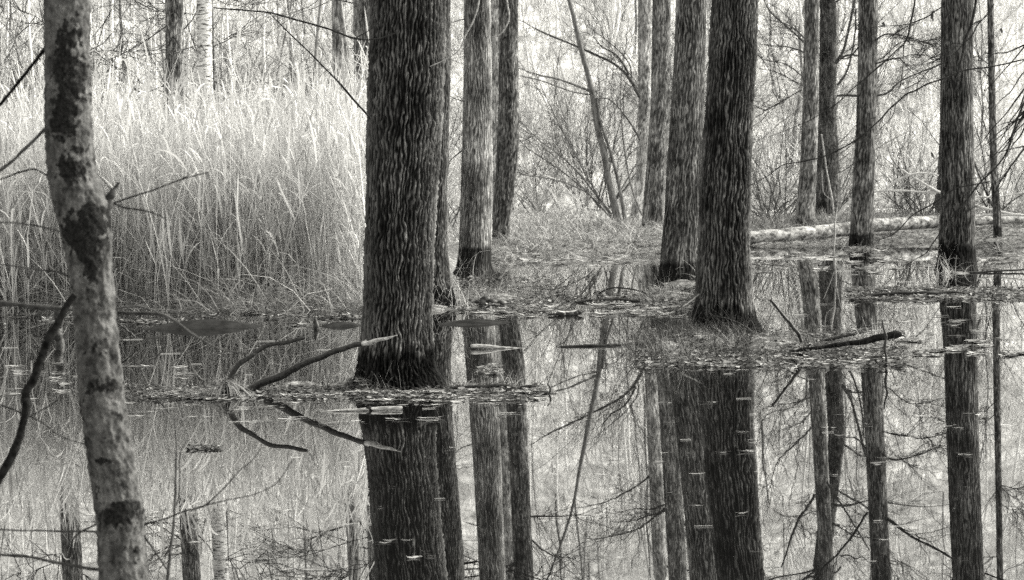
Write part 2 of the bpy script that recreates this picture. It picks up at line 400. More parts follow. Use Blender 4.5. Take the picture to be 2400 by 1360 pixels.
tree('tree', 'D', 'grey ribbed trunk with a chevron scar high up and a dark wet foot', dD,
     [(22,1088,1150),(250,1086,1152),(450,1080,1154),(560,1077,1152),(610,1072,1151),(630,1067,1153),(642,1058,1160)], M['bark_mid'], .016, .034, .2, .012, seed=31)
tree('tree', 'E', 'straight dark trunk with a black wet base standing in front of the fallen birch', dE,
     [(22,2207,2280),(150,2206,2279),(300,2206,2280),(450,2206,2285),(520,2203,2284),(600,2199,2286),(630,2196,2289),(642,2188,2296)], M['bark_dark'], .018, .036, .2, .012, seed=37)
tree('tree', 'F', 'slim dark grey trunk in front of the middle of the fallen birch log', dF,
     [(22,2012,2057),(150,2011,2056),(300,2006,2053),(450,1997,2049),(540,1993,2047),(584,1988,2048)], M['bark_mid_low'], .014, .04, .22, .016, seed=41)
tree('tree', 'G', 'pale grey straight trunk standing on the grassy bank behind the tidemarked trunk', dG,
     [(22,1529,1572),(250,1525,1570),(400,1514,1564),(500,1506,1556),(552,1502,1556)], M['bark_mid'], .012, .04, .22, .017, seed=43)
tree('tree', 'H', 'bent dark trunk close behind the right side of the chevron scarred trunk', dH,
     [(22,1169,1214),(150,1169,1215),(250,1168,1217),(330,1165,1217),(400,1162,1211),(500,1154,1199),(580,1151,1193)], M['bark_mid_low'], .016, .04, .2, .016, seed=47)
tree('tree', 'H2', 'grey trunk glimpsed in the narrow gap between two trunks with chevron scars', 80,
     [(22,1140,1176),(300,1144,1176),(560,1140,1175)], M['bark_pale'], .01, .05, .25, .02, seed=48, ztop=16, zb=.1)
tree('tree', 'N', 'slender smooth grey trunk curving out at its foot beside the leaning thin stems', 84,
     [(22,1495,1527),(250,1496,1526),(330,1493,1520),(400,1490,1513),(460,1485,1508),(500,1478,1506),(526,1472,1508)], M['bark_pale'], .008, .05, .25, .02, seed=53, ztop=16, zb=0)
tree('tree', 'K', 'light grey trunk standing behind the butt end of the fallen birch log', 70,
     [(22,1886,1920),(250,1881,1918),(400,1875,1914),(480,1867,1911),(532,1862,1909)], M['bark_mid'], .012, .045, .24, .018, seed=59, ztop=16, zb=0)
tree('tree', 'L', 'dark forked trunk hidden partly by the light grey trunk and its twigs', 86,
     [(22,1922,1961),(250,1919,1959),(400,1914,1968),(530,1910,1973)], M['bark_dark'], .015, .05, .24, .02, seed=61, ztop=16, lean=-.14, zb=0)
tree('tree', 'P', 'thinnest upright trunk between the wet based trunk and the edge of the wood', 60,
     [(22,2314,2329),(250,2317,2334),(400,2321,2338),(500,2327,2346),(558,2328,2349)], M['bark_mid_low'], .008, .04, .2, .016, seed=67, ztop=12, zb=0)
tree('tree', 'E2', 'dim trunk mostly hidden behind the left edge of the straight wet based trunk', 82,
     [(22,2206,2240),(300,2203,2238),(420,2197,2236),(505,2190,2235)], M['bark_dark'], .012, .05, .24, .02, seed=71, ztop=16, zb=0)
tree('tree', 'L1', 'dark trunk rising out of the reeds beside the white birch', 44,
     [(22,388,430),(150,389,431),(250,389,433),(400,388,436),(690,384,440)], M['bark_mid'], .014, .035, .18, .012, seed=73)
tree('birch_tree', 'L2', 'white birch trunk with black marks standing in the reeds', 46,
     [(22,461,496),(120,461,497),(250,463,500),(400,465,504),(690,464,508)], M['birch'], .006, .08, .06, .012, seed=79, ztop=10, mode='soft')
tree('tree', 'L2b', 'very thin dark stem touching the back of the white birch', 50,
     [(22,489,499),(270,497,507),(690,500,512)], M['bark_dark'], .006, .04, .2, .02, seed=80)
tree('tree', 'L3', 'smooth pale grey trunk behind the reeds, between the birch and the largest trunk', 54,
     [(22,778,807),(200,779,808),(300,779,810),(640,778,812)], M['bark_pale'], .008, .05, .25, .014, seed=83)
tree('tree', 'L3b', 'thin slanting stem between the smooth pale trunk and the largest trunk', 52,
     [(22,796,804),(130,808,820),(230,822,833),(640,848,864)], M['bark_pale'], .005, .05, .25, .02, seed=84)
tree('tree', 'L4', 'mid grey trunk peeping past the left edge of the largest trunk', 48,
     [(22,828,878),(200,831,880),(300,833,882),(660,830,886)], M['bark_mid'], .014, .035, .2, .014, seed=87)
tree('tree', 'L0', 'dark trunk in the reeds almost hidden behind the near mottled trunk', 42,
     [(22,106,152),(200,107,154),(400,108,156),(690,106,160)], M['bark_mid'], .014, .035, .2, .013, seed=89)

# leaning multi-stem tree
t = empty('leaning_tree', 'thin leaning tree of several crossed stems on the grassy bank', 'tree', at(1450, 512, 80))
M['stem'] = flat_mat('grey_stem_bark', .07, .2, 14, (1, 1, .3), spec=.05)
def lt(name, pts, mat=M['stem'], **kw): return add_tubes(name, [[(x, y, w*.72, 80) for x, y, w in pts]], mat, t, **kw)
lt('trunk', [(1452,530,28),(1440,480,26),(1418,400,25),(1402,290,22),(1378,180,18),(1340,25,15),(1300,-130,10),(1215,-330,6)], n=40)
lt('stem', [(1468,530,16),(1452,440,13),(1435,370,11),(1408,285,9),(1398,230,6)], n=24, seed=2)
lt('stem', [(1505,505,8),(1480,440,7),(1462,330,6),(1455,200,4),(1470,90,3)], n=24, seed=3)
lt('stem', [(1448,520,7),(1400,460,6),(1330,380,6),(1260,325,4),(1215,280,3)], n=24, seed=4)
lt('stem', [(1440,520,6),(1390,440,5),(1330,330,4),(1290,250,3),(1250,160,2)], n=24, seed=5)
lt('stem', [(1435,515,6),(1370,450,5),(1290,420,4),(1220,410,3)], n=24, seed=6)
lt('branch', [(1385,215,8),(1320,190,7),(1260,175,5),(1215,160,3)], n=20, seed=7)
lt('branch', [(1395,225,6),(1340,215,5),(1270,190,4),(1218,178,3)], n=20, seed=8)
def twigs_on(t, lines, Y, seed, k=(9, 6), L=((.5, 1.6), (.2, .7)), r=.010, mat=None, up=.15, name='twigs'):
    rng = np.random.RandomState(seed)
    P = np.stack([smooth_line(at(np.array([q[0] for q in l], float), np.array([q[1] for q in l], float), np.full(len(l), float(Y))), 12) for l in lines])
    R = np.full(P.shape[:2], r*2)
    g = Geo(); Q, RR = grow(rng, P, R, k[0], L[0], (.4, 1.3), up, .5, .1, 7, .4, .1); V, F = tubes(Q, RR, 3); g.add(V, F)
    Q2, R2 = grow(rng, Q, RR, k[1], L[1], (.4, 1.2), up, .6, .1, 5, .35, .1); V, F = tubes(Q2, R2, 3); g.add(V, F)
    o = g.mk(name, mat or M['twig_mid'], t); o['kind'] = 'stuff'; return o
twigs_on(t, [[(1440,480),(1402,290),(1340,25)], [(1340,25),(1300,-130),(1215,-330)], [(1452,440),(1398,230)], [(1448,520),(1330,380),(1215,280)], [(1440,520),(1330,330),(1250,160)], [(1480,440),(1455,200),(1470,90)], [(1435,515),(1290,420),(1220,410)]], 80, 5, k=(16, 6), L=((.7, 2.4), (.3, .9)))

def branches(key, Y, lists, mat, n=22, seed=0, name='branch', knob=.12):
    for q, l in enumerate(lists):
        add_tubes(name, [[(x, y, w*.72, Y) for x, y, w in l]], mat, TREES[key], n=n, seed=seed+q, knob=knob)
# limb of the slender smooth trunk arching over the gap
branches('N', 83.5, [[(1500,228,14),(1480,190,12),(1440,150,10),(1380,120,9),(1310,92,7),(1260,70,5),(1225,50,3)],
                     [(1474,175,8),(1450,135,6),(1410,110,5),(1390,85,3)], [(1480,195,6),(1475,150,5),(1440,110,4),(1375,60,2)],
                     [(1500,330,7),(1470,280,6),(1430,235,4),(1400,232,3)]], M['twig_mid'], seed=20)
twigs_on(TREES['N'], [[(1500,228),(1440,150),(1310,92),(1225,50)], [(1474,175),(1390,85)], [(1480,195),(1375,60)], [(1500,20),(1420,-90),(1300,-160)], [(1500,-60),(1560,-180),(1600,-260)]], 83.5, 8, k=(14, 6), L=((.6, 2.2), (.3, .8)))
branches('L', 85.5, [[(1958,150,14),(1975,120,12),(1990,60,10),(2010,-20,8),(2040,-120,5)], [(1962,200,9),(1985,165,8),(2003,90,7),(2006,20,5)],
                     [(1962,140,10),(1995,128,7),(2060,140,5),(2110,100,4),(2160,98,3),(2205,110,2)], [(1922,130,7),(1890,95,6),(1850,60,4),(1790,45,2)],
                     [(1962,225,10),(2070,222,9),(2110,190,7),(2170,165,5),(2205,150,3)], [(1925,215,6),(1880,200,5),(1820,170,3),(1775,160,2)]], M['twig_mid'], seed=30)
twigs_on(TREES['L'], [[(1958,150),(1990,60),(2040,-120)], [(1962,200),(2003,90),(2006,20)], [(1962,140),(2110,100),(2205,110)], [(1922,130),(1850,60),(1790,45)], [(1962,225),(2110,190),(2205,150)], [(1925,215),(1820,170),(1775,160)], [(1940,20),(1880,-100),(1800,-200)],[(1945,480),(1950,300),(1940,100)],[(1945,450),(1950,250),(1940,50)]], 85, 9, k=(18, 7), L=((.6, 2.4), (.3, .9)))
branches('F', dF-.2, [[(2052,150,6),(2080,140,5),(2110,136,4),(2150,128,3),(2205,140,2)], [(2050,95,6),(2080,80,5),(2140,90,4),(2190,110,2)],
                   [(2056,-60,12),(2120,-110,10),(2190,-150,8),(2280,-230,5)], [(2010,-40,9),(1960,-110,8),(1900,-170,5),(1840,-230,3)],[(2012,110,6),(1990,135,5),(1960,140,3)]], M['twig_dark'], seed=40)
twigs_on(TREES['F'], [[(2056,-60),(2190,-150),(2280,-230)], [(2010,-40),(1900,-170),(1840,-230)], [(2052,150),(2110,136),(2205,140)], [(2050,95),(2140,90),(2190,110)], [(2030,-100),(2100,-260)]], dF-.2, 10, k=(14, 6), L=((.5, 1.9), (.2, .7)), mat=M['twig_dark'])
branches('K', 69.7, [[(1884,100,8),(1840,60,6),(1800,20,4),(1780,-40,3)], [(1882,180,5),(1840,150,4),(1790,140,3),(1765,118,2)], [(1880,210,5),(1830,240,4),(1790,260,3)], [(1915,-30,10),(1960,-110,7),(2010,-200,4)], [(1886,-60,12),(1840,-130,9),(1800,-230,5)]], M['twig_mid'], seed=50)
twigs_on(TREES['K'], [[(1884,100),(1800,20),(1780,-40)], [(1882,180),(1765,118)], [(1880,210),(1790,260)], [(1886,-60),(1840,-130),(1800,-230)], [(1915,-30),(2010,-200)]], 69.5, 12, k=(14, 6), L=((.5, 2.0), (.3, .8)))
branches('A', 19.1, [[(868,278,8),(830,235,8),(790,190,7),(740,140,6),(690,90,5),(650,50,4),(615,15,3)]], M['twig_dark'], seed=60)
twigs_on(TREES['A'], [[(790,190),(740,140),(690,90)], [(740,140),(690,90),(615,15)]], 19.1, 13, k=(5, 2), L=((.12, .5), (.05, .2)), r=.002, mat=M['twig_dark'])
branches('D', 45.5, [[(1088,238,4),(1062,230,3),(1040,215,2)], [(1084,352,5),(1068,365,4),(1050,382,3)], [(1090,45,4),(1070,50,3),(1056,54,2)]], M['twig_dark'], seed=70)
branches('L2', 45.8, [[(498,110,4),(540,90,3),(580,55,2),(590,20,2)], [(462,120,4),(440,60,3),(432,0,2)], [(500,190,4),(560,215,3),(640,190,2),(720,150,2)]], M['twig_mid'], seed=74)
branches('L1', 43.6, [[(392,60,5),(350,90,4),(290,125,3),(230,150,2)], [(431,240,4),(380,215,3),(300,180,3),(220,118,2)], [(430,70,5),(455,40,3),(465,10,2)],[(390,200,4),(330,215,3),(260,170,2)]], M['twig_mid'], seed=77)
twigs_on(TREES['L1'], [[(392,60),(290,125),(230,150)], [(431,240),(300,180),(220,118)], [(390,200),(330,215),(260,170)], [(500,190),(640,190),(720,150)], [(498,110),(580,55),(590,20)],[(400,-60),(300,-140),(220,-180)],[(440,-30),(560,-100),(680,-150)],[(430,-60),(600,-60),(760,-90)]], 43.8, 14, k=(11, 5), L=((.4, 1.7), (.2, .6)), r=.007)
def crown(key, Y, px, ys, n, seed, ln=(120, 320), mat='twig_mid', w0=9, r=.009, k=(14, 8), L=((.5, 2.4), (.25, .9))):
    rr_ = np.random.RandomState(seed); lines = []
    for q in range(n):
        y0 = rr_.uniform(*ys); sg = 1 if q % 2 else -1; a = rr_.uniform(.1, .9); l_ = rr_.uniform(*ln); pts = []
        for s_ in np.linspace(0, 1, 6): pts.append((px+sg*s_*l_*math.cos(a), y0-s_*l_*math.sin(a)*(1-.5*s_)+rr_.normal()*4))
        lines.append(pts); add_tubes('branch', [[(x, y, w0*.6*(1-.75*q_/5), Y) for q_, (x, y) in enumerate(pts)]], M[mat], TREES[key], n=18, seed=seed+q)
    twigs_on(TREES[key], [[pts[0], pts[2], pts[5]] for pts in lines], Y, seed+50, k=k, L=L, r=r, mat=M[mat])
crown('C', dC, 1618, (-240, -30), 6, 700, k=(8, 5), L=((.3, 1.2), (.15, .5)), r=.007, mat='twig_dark', w0=7)
crown('G', dG, 1550, (-330, -20), 6, 710); crown('H', dH, 1190, (-330, -20), 5, 720); crown('K', 70, 1900, (-330, -60), 6, 730)
crown('E', dE, 2243, (-200, -40), 5, 740, k=(8, 5), r=.007, mat='twig_dark'); crown('P', 60, 2318, (-300, 200), 7, 750, ln=(60, 200), w0=4)
crown('L3', 54, 793, (-150, 150), 6, 760, w0=5, ln=(100, 280)); crown('L4', 48, 850, (-150, 100), 6, 770, w0=5, ln=(120, 330)); crown('L0', 42, 130, (-120, 150), 4, 780, w0=4)
crown('L2', 46, 480, (-160, 60), 5, 790, w0=4, ln=(100, 260)); crown('N', 84, 1512, (-340, 0), 6, 800); crown('L', 86, 1940, (-320, 250), 7, 810, ln=(80, 260))
crown('D', dD, 1118, (-150, -30), 3, 820, mat='twig_dark', w0=6)
# chevron scars
def scar(key, px, py, w, h, d, r_px, nm='branch_scar'):
    P = at(px, py, d); g = Geo()
    for s in (-1, 1):
        a = np.linspace(0, 1, 8); X = px+s*a*w/2; Y = py-h/2+a**1.2*h
        pts = at(X, Y, np.full(8, d)); dx = (X-px)*mpp(d); R = r_px*mpp(d)
        pts[:, 1] = d-np.sqrt(np.maximum(R*R-dx*dx, 0))-.006
        V, F = tubes(pts[None], np.full((1, 8), .010*d/46)*np.linspace(1.3, .6, 8)[None], 5); g.add(V, F)
    g.mk(nm, M['twig_dark'], TREES[key])
scar('D', 1128, 80, 26, 26, dD, 33); scar('H', 1184, 96, 22, 18, dH, 23); scar('L1', 409, 100, 30, 26, 44, 21); scar('L1', 413, 36, 22, 18, 44, 21)
# solid dark triangle on the birch
P = []; d = 46; R = 18.5*mpp(d)
for px, py in ((473, 105), (462, 127), (487, 127)):
    q = at(px, py, d); dx = (px-480)*mpp(d); q[1] = d-math.sqrt(max(R*R-dx*dx, 0))-.012; P.append(q)
P = np.array(P); V = np.vstack([P, P+np.array([0, .03, 0])])
mk('branch_scar', V, [(0,1,2,2),(3,4,5,5),(0,1,4,3),(1,2,5,4),(2,0,3,5)], M['twig_dark'], TREES['L2'], smooth=False)

# ---------------------------------------------------------------- near mottled trunk
FG = [(-30,105,208),(25,106,210),(120,106,208),(230,107,213),(330,106,215),(400,112,220),(440,118,238),(470,124,256),(500,131,259),(540,144,259),(580,152,259),(620,160,259),
      (700,172,268),(800,177,276),(900,185,287),(950,189,293),(1050,204,311),(1150,217,325),(1195,224,337),(1220,228,337),(1260,230,338),(1335,233,345),(1420,236,352)]
MOSS = [(60,175,28,60,.9),(130,150,26,50,.8),(180,180,40,55,1.0),(240,165,38,45,1.1),(290,150,30,40,.8),(400,178,32,38,1.5),(500,225,30,28,1.2),(545,200,55,30,1.5),(590,215,40,34,1.4),(640,225,22,30,.9),
        (810,235,14,18,1.0),(905,238,42,18,1.5),(980,195,6,14,1.4),(975,287,8,16,1.3),(1075,255,30,9,1.1),(1130,300,8,14,.9),(1180,290,34,14,1.2),(1205,290,48,22,1.4),(1290,325,10,22,.9),(1150,235,10,40,.5),(345,195,30,14,.6),(730,245,20,14,.4)]
def fg_moss(Vx, Vy, Z):
    # stains placed on the bark's camera side, in metres up the trunk
    dx = Vx; s = np.zeros_like(Vx)
    for y, x, wx, wy, a in MOSS:
        p = at(x, y, dFG); s = s+a*np.exp(-((Vx-p[0])/(wx*mpp(dFG)))**2-((Z-p[2])/(wy*mpp(dFG)))**2)
    s = s*.85+fbm(Vx*48, Vy*48, Z*34, 5)*1.25+fbm(Vx*14, Vy*14, Z*10, 2)*.5-.5
    return np.clip(s*9, 0, 1)
t = empty('mottled_tree', 'near slim trunk with pale bark and black moss patches, bent where a stub leaves it', 'tree', at(290, 1600, dFG))
TREES['FG'] = t
trunk_mesh('trunk', dFG, FG, M['alder'], t, .0035, .013, .022, .03, ztop=4.5, seed=91, zb=-.5, moss=fg_moss, mode='soft', lobes=0)
def fgb(name, pts, mat='twig_mid', Y=dFG, k=7, n=26, seed=0, parent=t, knob=.15): return add_tubes(name, [[(x, y, w, Y+dy) for x, y, w, dy in [(q+(0,))[:4] for q in pts]]], M[mat], parent, k=k, n=n, seed=seed, knob=knob)
fgb('stub', [(235,505,26),(255,475,22),(266,450,16),(272,438,13),(279,428,7)], 'twig_mid', seed=1)
fgb('branch', [(120,100,10),(90,135,9),(60,172,8),(26,215,8),(-40,290,7)], 'black', seed=2)
fgb('branch', [(118,292,9),(85,325,8),(50,357,8),(26,380,8),(-40,430,7)], 'twig_mid', seed=3)
fgb('branch', [(120,418,5),(98,405,4),(75,396,4),(48,402,4),(26,412,4),(-30,430,3)], 'twig_dark', seed=4)
fgb('branch', [(155,548,5),(120,538,4),(80,529,4),(25,522,3),(-30,520,2)], 'twig_mid', seed=5)
fgb('branch', [(170,655,6),(140,640,5),(90,632,4),(25,623,3),(-30,618,2)], 'twig_mid', seed=6)
fgb('branch', [(-60,712,13,.3),(25,713,12,.25),(80,716,11,.2),(150,722,10,.2),(220,728,9,.2),(300,733,8,.1),(380,738,8,0),(410,752,6),(450,782,5),(500,812,4),(550,825,4),(610,832,3),(660,828,2),(705,808,2)], 'twig_mid', n=60, seed=7)
fgb('branch', [(268,726,6),(300,718,5),(335,719,5),(360,728,4),(378,738,3)], 'twig_mid', seed=8)
fgb('limb', [(176,690,16),(150,728,17),(125,775,19),(100,830,21),(78,885,22),(62,925,24),(60,960,20),(48,1010,20),(30,1060,20),(5,1110,20),(-60,1240,20)], 'black', n=60, seed=9, Y=8.7, k=9, knob=.09)
fgb('twig', [(-10,948,4),(40,964,4),(72,976,4),(105,995,4),(140,1022,3),(200,1042,2)], 'twig_dark', seed=10, Y=8.7)
fgb('twig', [(72,976,4),(110,955,3),(145,930,2),(182,888,2)], 'twig_dark', seed=11, Y=8.7)
fgb('twig', [(262,478,5),(320,458,4),(360,445,4),(420,422,3),(465,410,3),(490,404,2)], 'twig_dark', seed=12)
fgb('twig', [(266,478,5),(300,488,4),(340,494,4),(365,503,3),(387,513,2)], 'twig_dark', seed=13)
fgb('twig', [(262,446,4),(245,425,3),(225,400,2),(212,370,2)], 'twig_mid', seed=14)
fgb('twig', [(415,424,3),(440,412,2),(440,405,1.5)], 'twig_dark', seed=15)
fgb('twig', [(484,406,2),(492,425,2),(488,440,1.5)], 'twig_dark', seed=16)
fgb('branch', [(330,1232,6),(380,1218,5),(430,1200,4),(475,1186,4),(520,1150,3),(560,1105,3),(590,1080,2),(612,1050,2)], 'twig_dark', n=40, seed=17)
fgb('twig', [(470,1188,3),(530,1172,3),(600,1158,2),(650,1130,2),(685,1080,2)], 'twig_dark', seed=18)
fgb('branch', [(240,1248,5),(180,1246,5),(100,1244,4),(30,1243,4),(-40,1240,4)], 'twig_mid', seed=19)
fgb('branch', [(245,1336,9),(180,1326,8),(130,1317,8),(80,1308,7),(30,1302,7),(-50,1295,6)], 'twig_mid', seed=20)
fgb('twig', [(235,1226,5),(205,1238,4),(180,1255,4),(168,1275,3),(174,1310,3)], 'twig_dark', seed=21)
fgb('twig', [(338,1255,5),(360,1290,5),(380,1318,4),(395,1345,4)], 'twig_dark', seed=22)
t2 = tag(fgb('sapling', [(388,1400,9),(395,1330,8),(404,1240,7),(409,1180,6),(412,1080,5),(412,1020,3),(408,980,2)], 'twig_mid', Y=9.6, n=50, seed=23, parent=None), 'thin upright sapling beside the foot of the near mottled trunk', 'sapling')
fgb('side_shoot', [(407,1200,4),(418,1170,4),(421,1120,3),(423,1060,3),(440,1030,1.5)], 'twig_mid', Y=9.6, seed=24, parent=t2)

# ---------------------------------------------------------------- overhanging branches on the right, near
OV = [
 ('dark branch entering from above and sweeping down past the slim dark grey trunk', [(2146,-20,6),(2141,25,6),(2134,57,6),(2129,82,5),(2118,104,5),(2092,126,4.5),(2059,157,4.5),(2026,185,4),(2000,207,3.5),(1960,243,3),(1910,275,2.5),(1870,295,2),(1800,322,1.5)], [[(2118,106,4),(2116,143,3),(2112,192,3),(2104,215,2),(2098,228,1.5)],[(2026,186,5),(2022,210,4),(2012,230,3)]], 15.6),
 ('thin branch hanging level across the upper part of the slim trunk', [(2215,12,3),(2194,25,4),(2172,40,4),(2147,51,4),(2114,60,3),(2070,62,2.5),(2004,70,2)], [[(2147,51,2),(2120,75,2),(2108,88,1)]], 16.2),
 ('longest dark branch, running from the wet based trunk down to the leaning furrowed trunk', [(2400,140,4),(2330,155,4.5),(2269,163,4),(2242,170,5),(2225,179,6),(2192,190,6),(2167,199,6),(2141,214,6),(2123,221,6),(2103,241,5.5),(2083,258,5),(2064,280,5),(2044,298,5),(2022,318,4.5),(1965,352,4.5),(1919,371,4),(1863,382,3.5),(1833,388,3),(1796,414,2.5),(1755,436,2)], [[(2150,210,3),(2148,220,2),(2146,228,1)],[(2100,243,3),(2090,275,2.5),(2060,305,2)],[(1863,382,2),(1850,372,2),(1845,365,1)],[(1833,388,2.5),(1815,400,2),(1800,405,1)],[(2022,318,3),(1990,345,2),(1960,365,1.5)]], 15),
 ('thick dark hanging branch crossing in front of the wet based trunk', [(2290,-20,10),(2283,25,9),(2273,62,9),(2262,95,8),(2253,135,7),(2247,163,6),(2244,196,5),(2246,240,4),(2247,274,4),(2240,307,3),(2232,350,2),(2225,390,1.5)], [[(2273,62,4),(2285,55,3),(2300,48,2)],[(2247,165,4),(2238,176,3),(2228,178,2)]], 14.2),
 ('pale grey branch bending through the twigs above the dark trunk', [(2330,10,3),(2313,35,4),(2289,60,4),(2278,84,4),(2255,106,4),(2225,139,3.5),(2180,163,3),(2150,194,3),(2114,212,2)], [[(2150,194,2),(2148,215,1.5)],[(2255,104,3),(2235,102,2.5),(2205,120,2),(2160,150,2),(2120,165,1.5)]], 16),
 ('long drooping branch reaching from the edge of the wood down to the water', [(2420,200,6),(2390,265,6),(2376,306,6),(2358,359,6),(2327,399,5),(2296,430,5),(2250,488,4.5),(2222,522,4),(2185,572,3.5),(2169,593,3),(2150,605,2.5),(2129,618,2)], [[(2327,399,2.5),(2300,415,2),(2270,420,1.5)],[(2250,488,2.5),(2235,500,2),(2225,540,1.5)]], 14.8),
 ('branch forking off level over the fallen birch and drooping to its middle', [(2320,425,3),(2296,431,4),(2262,436,4),(2234,445,4),(2188,476,4),(2141,504,3.5),(2104,541,3),(2080,556,2.5),(2046,566,2)], [[(2080,556,2),(2082,566,1.5)]], 15.2),
 ('short forked branch hanging over the thinnest upright trunk', [(2420,320,5),(2385,368,5),(2361,402,5),(2342,430,4),(2332,455,3),(2324,473,2)], [[(2361,402,3),(2345,440,2),(2310,470,2),(2260,500,1.5)]], 15),
]
rng = np.random.RandomState(4)
for i_, (lab, pts, subs, Y) in enumerate(OV):
    o = tag(add_tubes('hanging_branch', [[(x, y, w*.85, Y) for x, y, w in pts]], M['twig_dark'], None, k=6, n=60, seed=100+i_), lab, 'branch')
    for q, s_ in enumerate(subs): add_tubes('side_twig', [[(x, y, w*.85, Y) for x, y, w in s_]], M['twig_dark'], o, k=5, n=16, seed=200+i_*7+q)
    l = [(p[0], p[1]) for p in pts]
    twigs_on(o, [l], Y, 300+i_, k=(16, 4), L=((.05, .34), (.03, .12)), r=.0016, mat=M['twig_dark'], up=-.35)
# fan of thin shoots at the right edge
for i_ in range(15):
    x0, y0 = 2420+rng.uniform(-20, 30), rng.uniform(60, 380); ln = rng.uniform(90, 230); a = math.radians(rng.uniform(112, 142))
    if i_ % 4 == 3: a = math.radians(rng.uniform(150, 172))
    pts = []; 
    for s_ in np.linspace(0, 1, 6): pts.append((x0+math.cos(a)*ln*s_+rng.normal()*3, y0+math.sin(a)*ln*s_+18*s_*(1-s_)+rng.normal()*3, 3.4*(1-s_)+1.3, 16+rng.uniform(-.05, .05)))
    o = tag(add_tubes('hanging_shoot', [pts], M['twig_dark'], None, k=5, n=22, seed=400+i_), 'thin dark shoot slanting down in the fan of shoots by the thinnest trunk', 'branch', 'fan of thin slanting shoots')
# dead leaves still hanging
def dead_leaf(px, py, w, h, Y, par, seed, rot=0.3):
    rr = np.random.RandomState(seed); n = 7; s = np.linspace(0, 1, n)
    wv = np.sin(np.pi*s)**.7*w*mpp(Y)+.0005; c, sn = math.cos(rot), math.sin(rot)
    X = px+(s-.5)*h*sn+rr.normal(size=n)*.6; Yy = py+(s-.5)*h*c
    P = at(X, Yy, np.full(n, Y)); P[:, 1] += np.sin(s*3)*.01
    side = np.tile(nrm(np.array([c, .5, -sn*.4])), (n, 1))
    V, F = ribbons(P[None], wv[None], side[None]); V2 = V+np.array([0, .002, 0])
    mk('dead_leaf', np.vstack([V, V2]), np.vstack([F, F[:, ::-1]+len(V)]), M['twig_dark'], par)
hb = [o for o in bpy.data.objects if o.name.startswith('hanging_branch')]
for q, (x, y, w, h, b, r_) in enumerate([(1955,345,9,14,2,.9),(1963,354,13,12,2,-.6),(2072,58,10,14,1,.2),(2043,278,7,26,2,-1.3),(2348,72,8,14,4,.3),(2315,125,5,18,4,1.4),(2187,365,8,22,2,.5),(2155,470,6,14,5,1.1),(2186,38,8,26,1,0),(2255,418,4,14,5,.3),(2238,470,4,18,6,.2)]):
    dead_leaf(x, y, w, h, 15.0, hb[b], q, r_)
# branches high in the left and middle
o = tag(add_tubes('hanging_branch', [[(x, y, w, 17) for x, y, w in [(500,18,3),(545,22,4),(620,28,4.5),(700,48,5),(780,72,5),(830,90,5),(870,93,4),(905,86,4),(935,74,2.5)]]], M['twig_dark'], None, n=40, seed=77), 'wiry branch looping across the top of the largest trunk from the reed side', 'branch')
add_tubes('side_twig', [[(x, y, w, 17) for x, y, w in [(830,90,3),(860,75,2.5),(890,50,2),(912,15,1.5)]]], M['twig_dark'], o, n=16)
twigs_on(o, [[(545,22),(700,48),(830,90)]], 17, 78, k=(8, 2), L=((.06, .3), (.03, .1)), r=.0015, mat=M['twig_dark'])
tag(add_tubes('hanging_branch', [[(x, y, w, 18) for x, y, w in [(1125,-10,4),(1118,25,4),(1108,52,4),(1090,85,3.5),(1080,112,3),(1058,132,3),(1032,145,2.5),(1008,156,2)]]], M['twig_pale'], None, n=30, seed=79), 'light twig curving down over the right edge of the largest trunk', 'branch')
tag(add_tubes('hanging_branch', [[(x, y, w, 30) for x, y, w in [(1185,-10,4),(1192,25,4),(1192,50,4),(1180,72,3.5),(1165,84,3),(1152,87,2)]]], M['twig_pale'], None, n=30, seed=80), 'small pale hooked twig in front of the chevron scarred pair of trunks', 'branch')

# ---------------------------------------------------------------- fallen birch
t = empty('fallen_birch', 'long blotchy white birch log lying on the bank with bare white branches', 'fallen tree', at(2100, 530, 68))
LOG = [(1690,572,27,60.2),(1760,558,27,60.53),(1850,550,28,60.97),(1950,541,29,61.63),(2030,530,28,62.18),(2130,524,27,62.95),(2200,519,26,63.5),(2300,515,22,64.05),(2420,512,18,64.93),(2560,508,15,65.7)]
add_tubes('trunk', [[(a_, b_, c_*1.12, d_) for a_, b_, c_, d_ in LOG]], M['log'], t, k=20, n=60, seed=5, knob=.012)
for q, l in enumerate([[(1953,524,9),(1965,503,10),(1980,486,11),(1998,468,11),(2025,448,8)], [(2040,451,6),(2080,447,7),(2130,448,6),(2190,452,6),(2215,450,6)], [(2076,446,6),(2095,428,7),(2120,415,7),(2150,408,7),(2175,406,5),(2200,412,4)],
     [(2115,398,4),(2135,412,6),(2165,430,7),(2200,450,8),(2240,462,8),(2300,488,8),(2345,497,7),(2400,506,6)], [(2280,462,5),(2310,463,6),(2345,461,5),(2400,452,5)], [(2286,508,7),(2340,503,8),(2400,505,7),(2440,508,6)]]):
    add_tubes('branch', [[(x, y, w*.9, 62.5) for x, y, w in l]], M['bare'], t, n=24, seed=600+q)
o = tag(add_tubes('sapling', [[(x, y, w, 52) for x, y, w in [(1962,640,4),(1955,590,5),(1957,540,5),(1950,470,5),(1940,420,4),(1932,360,4),(1925,315,3)]]], M['twig_pale'], None, n=40, seed=81), 'pale whip thin sapling standing in the water before the fallen birch', 'sapling')
for q, l in enumerate([[(1955,600,3),(1972,585,3),(1985,560,2)], [(1957,560,3),(1940,520,2),(1926,490,2)], [(1956,520,3),(1962,490,2),(1968,460,2)], [(1950,470,3),(1930,450,2),(1926,400,2)]]): add_tubes('side_shoot', [[(x, y, w, 52) for x, y, w in l]], M['twig_pale'], o, n=12, seed=610+q)

